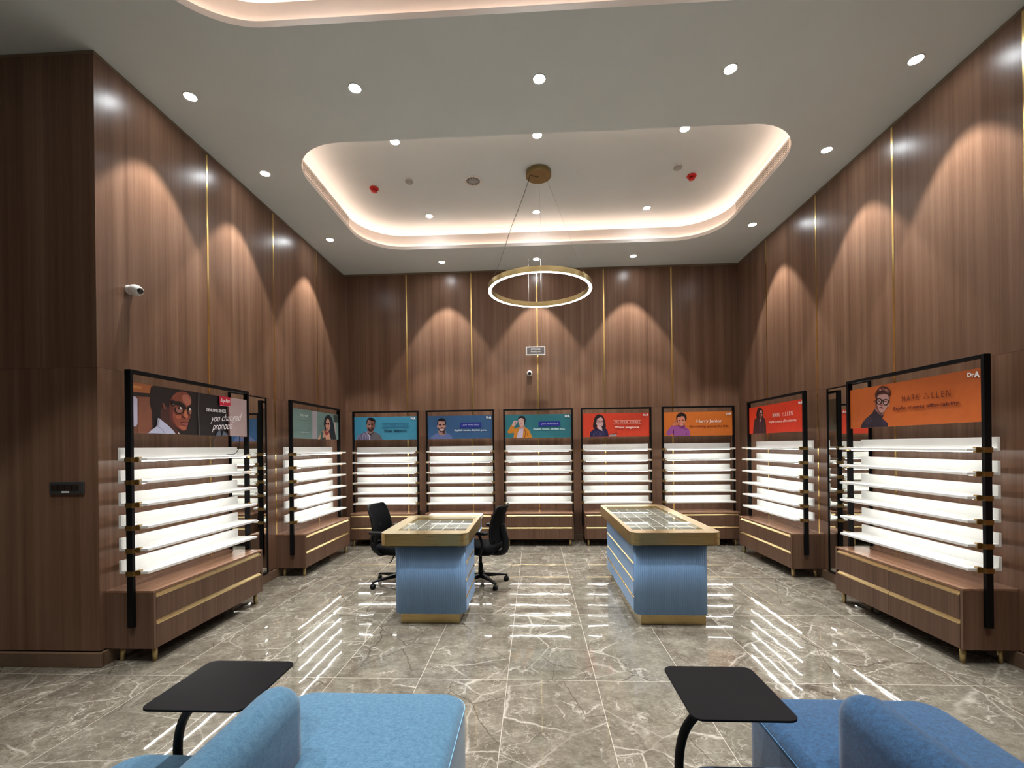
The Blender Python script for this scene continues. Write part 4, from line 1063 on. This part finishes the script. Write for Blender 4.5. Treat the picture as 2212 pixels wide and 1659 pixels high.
# ================================================================ display counters
def display_counter(x0, x1, y0, y1, drawer_side, label, plinth, body_y1):
    zt, zb = .830, .718
    cx, cy = (x0 + x1) / 2, (y0 + y1) / 2
    t = thing('display_counter', label, 'display counter', (cx, cy, 0), 0)
    X0, X1, Y0, Y1 = x0 - cx, x1 - cx, y0 - cy, y1 - cy
    r = .085
    # gold top rim: outer rounded, inner opening
    gx0, gx1, gy0, gy1 = X0 + .118, X1 - .106, Y0 + .155, Y1 - .16
    if drawer_side < 0: gx0, gx1 = X0 + .040, X1 - .105
    else: gx0, gx1 = X0 + .115, X1 - .040
    b = mb(M['gold'])
    pts_o = rrect(X0, X1, Y0, Y1, r, 10); pts_i = [(gx0, gy0), (gx1, gy0), (gx1, gy1), (gx0, gy1)]
    bm = bmesh.new(); loops = [pts_o, list(reversed(pts_i))]
    tris = tessellate_polygon([[Vector((x, y, 0)) for x, y in l] for l in loops]); vs = [bm.verts.new((x, y, zt)) for l in loops for x, y in l]
    for q in tris: bm.faces.new([vs[i] for i in q])
    for f in bm.faces:
        f.normal_update()
        if f.normal.z < 0: f.normal_flip()
    b._merge(bm)
    b.loft([[(x, y, zt) for x, y in pts_i], [(x, y, zt - .085) for x, y in pts_i]], False, False, False)
    b.mat(M['gold_edge']).loft([[(x, y, zb) for x, y in pts_o], [(x, y, zt) for x, y in pts_o]], True, False, False)
    b.mat(M['gold_edge']).prism(pts_o, zb, zb + .004)
    b.build('gold_top', t)
    mb(M['glass']).box(gx0 + .0005, gx1 - .0005, gy0 + .0005, gy1 - .0005, zt - .008, zt - .001).build('glass_pane', t)
    mb(M['counter_lining']).box(gx0 + .001, gx1 - .001, gy0 + .001, gy1 - .001, zt - .084, zt - .075).build('display_tray', t)
    dv = mb(M['tray_div']); W_, D_ = gx1 - gx0, gy1 - gy0
    nx, ny = 5, max(3, round(D_ / .16))
    for k in range(nx + 1):
        xx = gx0 + .006 + (W_ - .012) * k / nx; dv.box(xx - .004, xx + .004, gy0 + .002, gy1 - .002, zt - .075, zt - .030)
    for k in range(ny + 1):
        yy = gy0 + .006 + (D_ - .012) * k / ny; dv.box(gx0 + .002, gx1 - .002, yy - .004, yy + .004, zt - .075, zt - .031)
    dv.build('tray_dividers', t)
    # fluted body
    bx0, bx1, by0, by1 = (-1.268 - cx, -.628 - cx, 3.975 - cy, body_y1 - cy) if drawer_side > 0 else (.872 - cx, 1.508 - cx, 3.975 - cy, body_y1 - cy)
    rr = .07; base = rrect(bx0, bx1, by0, by1, rr, 24); out = []
    L = 0; P = [Vector((*q, 0)) for q in base]; N = len(P)
    per = [0]
    for i in range(N): per.append(per[-1] + (P[(i + 1) % N] - P[i]).length)
    tot = per[-1]; nf = round(tot / .019); step = tot / nf
    def at(s_):
        s_ %= tot
        for i in range(N):
            if per[i + 1] >= s_:
                a, c_ = P[i], P[(i + 1) % N]; f = (s_ - per[i]) / max(1e-9, per[i + 1] - per[i]); p_ = a.lerp(c_, f); d = (c_ - a).normalized(); return p_, Vector((d.y, -d.x, 0))
        return P[0], Vector((0, -1, 0))
    sub = 6
    face_x = bx1 if drawer_side > 0 else bx0
    for k in range(nf):
        for j in range(sub):
            s_ = (k + j / sub) * step; p_, n_ = at(s_)
            flat = abs(p_.x - face_x) < .006 and by0 + rr < p_.y < by1 - rr
            dpt = .0055 * math.sin(PI * j / sub) if not flat else -.012
            q = p_ + n_ * (dpt - .0055); out.append((q.x, q.y))
    mb(M['blue_paint']).loft([[(x, y, .100) for x, y in out], [(x, y, zb) for x, y in out]], True, True, True).build('fluted_body', t)
    # drawers on the flat side
    dy0, dy1 = by0 + rr + .004, by1 - rr - .004
    zs = [.106, .240, .388, .543, zb - .006]
    for k in range(4):
        xa, xb = (face_x - .011, face_x + .002) if drawer_side > 0 else (face_x - .002, face_x + .011)
        ztop = zs[k + 1] - (.018 if k < 3 else 0)
        ncol = 2 if (dy1 - dy0) > 1.0 else 1
        for c_ in range(ncol):
            a = dy0 + (dy1 - dy0) * c_ / ncol + .0012; e = dy0 + (dy1 - dy0) * (c_ + 1) / ncol - .0012
            dr = mb(M['blue_paint']).box(xa, xb, a, e, zs[k] + .001, ztop, .0008, 1).build('drawer', t)
            if k < 3:
                ds = drawer_side; zb0, zb1 = ztop + .0005, zs[k + 1] - .0005
                pf = [(face_x - ds * .0105, zb0), (face_x + ds * .004, zb0), (face_x + ds * .004, zb0 + .003), (face_x - ds * .007, zb1), (face_x - ds * .0105, zb1)]
                mb(M['brass_trim']).loft([[(x_, a, z_) for x_, z_ in pf], [(x_, e, z_) for x_, z_ in pf]], False).build('handle_strip', dr)
    px0, px1, py0, py1 = plinth
    mb(M['gold_edge']).prism(rrect(px0 - cx, px1 - cx, py0 - cy, py1 - cy, .004, 2), 0, .0995).build('plinth', t)
    return t
display_counter(-1.375, -.588, 3.905, 4.975, 1, 'shorter glass-topped display counter with gold rim and powder blue fluted body, left of the aisle', (-1.222, -.690, 4.02, 4.62), 4.68)
display_counter(.826, 1.600, 3.915, 5.775, -1, 'longer glass-topped display counter with gold rim and powder blue fluted body, right of the aisle', (.925, 1.490, 4.02, 5.50), 5.555)

def desk():
    x0, x1, y0, y1 = -1.275, -.628, 4.985, 5.50
    cx, cy = (x0 + x1) / 2, (y0 + y1) / 2
    t = thing('desk', 'white round-cornered desk behind the shorter display counter, between the two office chairs', 'desk', (cx, cy, 0))
    w, d = (x1 - x0) / 2, (y1 - y0) / 2
    pts = [(-w, -d)] + [(w, -d)] + [q for q in rrect(-w, w, -d, d, .07, 8) if q[1] > 0]
    mb(M['white_top']).prism(pts, .735, .775, .003, seg=2).build('desk_top', t)
    a = mb(M['blue_paint']); a.box(-w + .035, w - .02, -d + .004, -d + .022, .60, .7345); a.box(-w + .035, w - .035, d - .06, d - .042, .60, .7345)
    a.box(w - .038, w - .02, -d + .022, d - .042, .60, .7345); a.box(-w + .02, -w + .038, -d + .004, d - .042, .60, .7345); a.build('apron', t)
    mb(M['white_top']).box(w - .0195, w - .014, -d + .004, d - .042, .592, .605).build('apron_edge', t)
    for lx, ly in ((-w + .05, -d + .05), (-w + .05, d - .08), (-.03, d - .05)):
        mb(M['white_metal']).cyl((lx, ly, 0), (lx, ly, .6), .014, n=14).build('leg', t)
desk()

# ================================================================ office chairs (face +y in their own frame)
def office_chair():
    t = bpy.data.objects.new('office_chair', None); COL.objects.link(t); t.empty_display_size = .05
    # seat
    rings = []
    for z, k, q in ((.392, .90, .0), (.400, .98, 0), (.425, 1.0, 0), (.452, .985, 0), (.470, .93, 0), (.476, .80, 0)):
        rings.append([(x * k, y * k, z - .012 * (y / .24) ** 3 * (1 if y > 0 else 0)) for x, y in rrect(-.235, .235, -.225, .235, .09, 8)])
    mb(M['black_fabric']).loft(rings).build('seat', t)
    mb(M['black_plastic']).prism(rrect(-.20, .20, -.19, .19, .06, 6), .372, .392, .005, True).build('seat_pan', t)
    # curved mesh back
    def back_pt(u, v, off):
        z = .50 + .415 * v; w = (.225 - .035 * v - .02 * (1 - v) ** 3)
        y = -.225 - .055 * math.sin(v * PI * .9) * -1 * .6 - .078 * v ** 1.6 - .045 * (1 - u * u) + .02
        ra = 1.0
        if v > .86: ra = math.sqrt(max(.02, 1 - ((v - .86) / .16) ** 2)) * .25 + .75
        if v < .1: ra = .86 + .14 * (v / .1)
        return Vector((u * w * ra, y + off, z))
    bm = bmesh.new(); nu, nv = 18, 24
    def sheet(off): return [[bm.verts.new(back_pt(-1 + 2 * i / nu, j / nv, off)) for i in range(nu + 1)] for j in range(nv + 1)]
    A, B = sheet(0.0), sheet(-.022)
    for j in range(nv):
        for i in range(nu):
            bm.faces.new((A[j][i], A[j][i + 1], A[j + 1][i + 1], A[j + 1][i])); bm.faces.new((B[j][i + 1], B[j][i], B[j + 1][i], B[j + 1][i + 1]))
    for j in range(nv):
        bm.faces.new((A[j + 1][0], B[j + 1][0], B[j][0], A[j][0])); bm.faces.new((A[j][nu], B[j][nu], B[j + 1][nu], A[j + 1][nu]))
    for i in range(nu):
        bm.faces.new((A[0][i], B[0][i], B[0][i + 1], A[0][i + 1])); bm.faces.new((A[nv][i + 1], B[nv][i + 1], B[nv][i], A[nv][i]))
    b = mb(M['black_fabric']); b._merge(bm, True); b.build('backrest', t)
    rim = [back_pt(-1, j / 10, -.011) for j in range(11)] + [back_pt(-1 + 2 * i / 8, 1, -.011) for i in range(1, 8)] + [back_pt(1, 1 - j / 10, -.011) for j in range(11)] + [back_pt(1 - 2 * i / 8, 0, -.011) for i in range(1, 8)]
    mb(M['black_plastic']).tube(spline([tuple(p) for p in rim], 2), .0125, 8, closed=True).build('back_frame', t)
    # spine that carries the back, curling under the seat
    sp = spline([(0, -.02, .375), (0, -.20, .366), (0, -.295, .40), (0, -.315, .50), (0, -.285, .62), (0, -.265, .70)], 6, False)
    mb(M['black_plastic']).tube(sp, .026, 12, flat=1.6).build('back_support', t)
    for s in (-1, 1):
        a = mb(M['black_plastic'])
        a.tube(spline([(s * .19, -.06, .388), (s * .262, -.10, .40), (s * .275, -.14, .50), (s * .272, -.10, .625)], 5, False), .016, 10)
        a.build('arm_post', t)
        mb(M['black_plastic']).prism([(s * .272 + x, y) for x, y in rrect(-.042, .042, -.205, .035, .035, 6)], .622, .652, .008, True).build('armrest', t)
    mb(M['black_plastic']).cyl((0, 0, .20), (0, 0, .375), .019, n=18).build('gas_lift', t)
    mb(M['black_plastic']).cyl((0, 0, .085), (0, 0, .235), .030, .026, n=20).build('column_sleeve', t)
    mb(M['black_plastic']).tube([(.12, .03, .375), (.20, .04, .350), (.255, .05, .322), (.29, .05, .318)], .006, 8).build('lever', t)
    bs = mb(M['black_plastic']); bs.lathe([(.001, .075), (.045, .075), (.048, .095), (.036, .125), (.001, .128)], n=24)
    for k in range(5):
        a = math.radians(90 + 72 * k + 18); d = Vector((math.cos(a), math.sin(a), 0)); sd = Vector((-d.y, d.x, 0)); rings = []
        for rr_, w, z0, z1 in ((.02, .030, .078, .122), (.12, .026, .080, .112), (.22, .021, .078, .098), (.305, .016, .070, .084), (.322, .013, .068, .080)):
            c_ = d * rr_; rings.append([c_ + sd * w + Vector((0, 0, z0)), c_ + sd * w * .7 + Vector((0, 0, z1)), c_ - sd * w * .7 + Vector((0, 0, z1)), c_ - sd * w + Vector((0, 0, z0))])
        bs.loft(rings, False)
    bs.build('base', t)
    for k in range(5):
        a = math.radians(90 + 72 * k + 18); c_ = Vector((math.cos(a) * .31, math.sin(a) * .31, 0)); b = mb(M['black_plastic'])
        b.cyl(c_ + Vector((0, 0, .045)), c_ + Vector((0, 0, .078)), .007, n=10)
        ax = Vector((math.cos(a + .7), math.sin(a + .7), 0))
        for s in (-1, 1): b.cyl(c_ + ax * s * .004 + Vector((0, 0, .0265)), c_ + ax * s * .022 + Vector((0, 0, .0265)), .026, n=20)
        b.cyl(c_ - ax * .010 + Vector((0, 0, .033)), c_ + ax * .010 + Vector((0, 0, .033)), .029, n=20)
        b.build('caster', t)
    return t
ch1 = office_chair(); ch1.location = (-1.60, 5.19, 0); ch1.rotation_euler = (0, 0, math.radians(-90 - 11))
tag(ch1, 'black mesh office chair with its back to the left wall, left of the white desk', 'office chair', 'black office chairs')
ch2 = copy_tree(ch1); ch2.location = (-.635, 5.20, 0); ch2.rotation_euler = (0, 0, math.radians(90 - 16))
for c_ in ch2.children:
    if c_.name.startswith(('base', 'caster')): c_.rotation_euler = (0, 0, math.radians(-18))
tag(ch2, 'black mesh office chair seen side-on beside the aisle, tucked in right of the shorter counter', 'office chair', 'black office chairs')

# ================================================================ modular sofas with tablet arms
def cushion(x0, x1, y0, y1, z0, z1, m, r=.09, e=.045, crown=.012):
    rings = []; n = 6
    base = lambda k: rrect(x0 + k, x1 - k, y0 + k, y1 - k, max(.02, r - k * .6), 8)
    rings.append([(x, y, z0) for x, y in base(.012)]); rings.append([(x, y, z0 + .012) for x, y in base(0)])
    for i in range(n + 1):
        a = PI / 2 * i / n; k = e * (1 - math.cos(a)); z = z1 - e + e * math.sin(a)
        rings.append([(x, y, z) for x, y in base(k)])
    mx, my = (x0 + x1) / 2, (y0 + y1) / 2
    last = rings[-1]
    for f, dz in ((.75, crown * .5), (.4, crown * .9), (.1, crown)):
        rings.append([(mx + (x - mx) * f, my + (y - my) * f, z + dz) for x, y, z in last])
    return mb(m).loft(rings)
def sofa(cx, m, label, tab):
    t = thing('modular_sofa', label, 'sofa', (cx, 1.2, 0), 0)
    oy = -1.2
    def Y(v): return v + oy
    cushion(-.19, .62, Y(1.02), Y(2.085), .05, .452, m, .10).build('seat', t)
    cushion(-.62, .10, Y(.50), Y(1.648), .05, .452, m, .10).build('seat', t)
    # raised centre back with a fully rounded top and end
    hw = .083; rings = []
    N = 10
    ys = [(1.655 - hw * (1 - math.cos(a)), math.sin(a)) for a in [PI / 2 * k / N for k in range(1, N + 1)]]
    secs = [(y, s_) for y, s_ in ys]; secs += [(1.655 - hw - .01 - k * .1, 1) for k in range(1, 10)]
    for y, s_ in secs:
        w = hw * (.25 + .75 * s_); top = .725 - hw * (1 - s_) * .9; ring = []
        ring.append((-w, Y(y), .30)); ring.append((-w, Y(y), top - w))
        for k in range(1, 12):
            a = PI - PI * k / 12; ring.append((w * math.cos(a), Y(y), top - w + w * math.sin(a)))
        ring.append((w, Y(y), top - w)); ring.append((w, Y(y), .30)); rings.append(ring)
    mb(m).loft(rings).build('backrest', t)
    sm = M['seam_' + ('l' if m is M['sofa_light'] else 'd')]
    b = mb(sm)
    b.tube([(x, y, .4235) for x, y in rrect(-.1905, .6205, Y(1.0195), Y(2.0855), .10, 8)], .0022, 6, closed=True)
    b.tube([(x, y, .4235) for x, y in rrect(-.6205, .1005, Y(.4995), Y(1.6485), .10, 8)], .0022, 6, closed=True)
    b.build('piping', t)
    fb = mb(M['black_plastic'])
    for lx, ly in ((-.12, 1.95), (.55, 1.95), (.55, 1.12), (-.55, .6), (-.55, 1.5), (0, .6)):
        fb.cyl((lx, Y(ly), 0), (lx, Y(ly), .052), .022, n=16)
    fb.build('feet', t)
    # tablet arm
    (tx0, tx1, ty0, ty1, zt, ax, axt) = tab
    ta = mb(M['tablet_black']).prism(rrect(tx0 - cx, tx1 - cx, Y(ty0), Y(ty1), .035, 8), zt - .008, zt, .0015, seg=1).build('writing_tablet', t)
    arm = spline([(ax - cx, Y(1.70), .10), (ax - cx, Y(1.70), .30), (ax - cx, Y(1.695), .44), (ax - cx + (axt - ax) * .25, Y(1.675), .55), (ax - cx + (axt - ax) * .8, Y(1.63), .645), (axt - cx, Y(1.60), .670)], 6, False)
    mb(M['black_metal']).tube(arm, .0165, 14).build('tablet_arm', t)
    mb(M['black_metal']).box(axt - cx - .05, axt - cx + .05, Y(1.54), Y(1.66), .684, .692, .001, 1).build('tablet_mount', t)
    mb(M['black_metal']).box(ax - cx - .03, ax - cx + .03, Y(1.60), Y(1.72), .09, .13, .003, 1).build('arm_clamp', t)
    return t
M['seam_l'] = plain('pale_blue_piping', lin((128, 180, 212)), .8, 0, .1, 100)
M['seam_d'] = plain('denim_blue_piping', lin((70, 124, 168)), .8, 0, .1, 100)
sofa(-.943, M['sofa_light'], 'light blue modular sofa with rounded back, bottom left, its black tablet beside it', (-1.372, -1.003, 1.482, 1.838, .70, -1.405, -1.245))
sofa(1.122, M['sofa_dark'], 'dark denim blue modular sofa with rounded back, bottom right, its black tablet beside it', (.504, .845, 1.478, 1.832, .70, .525, .60))
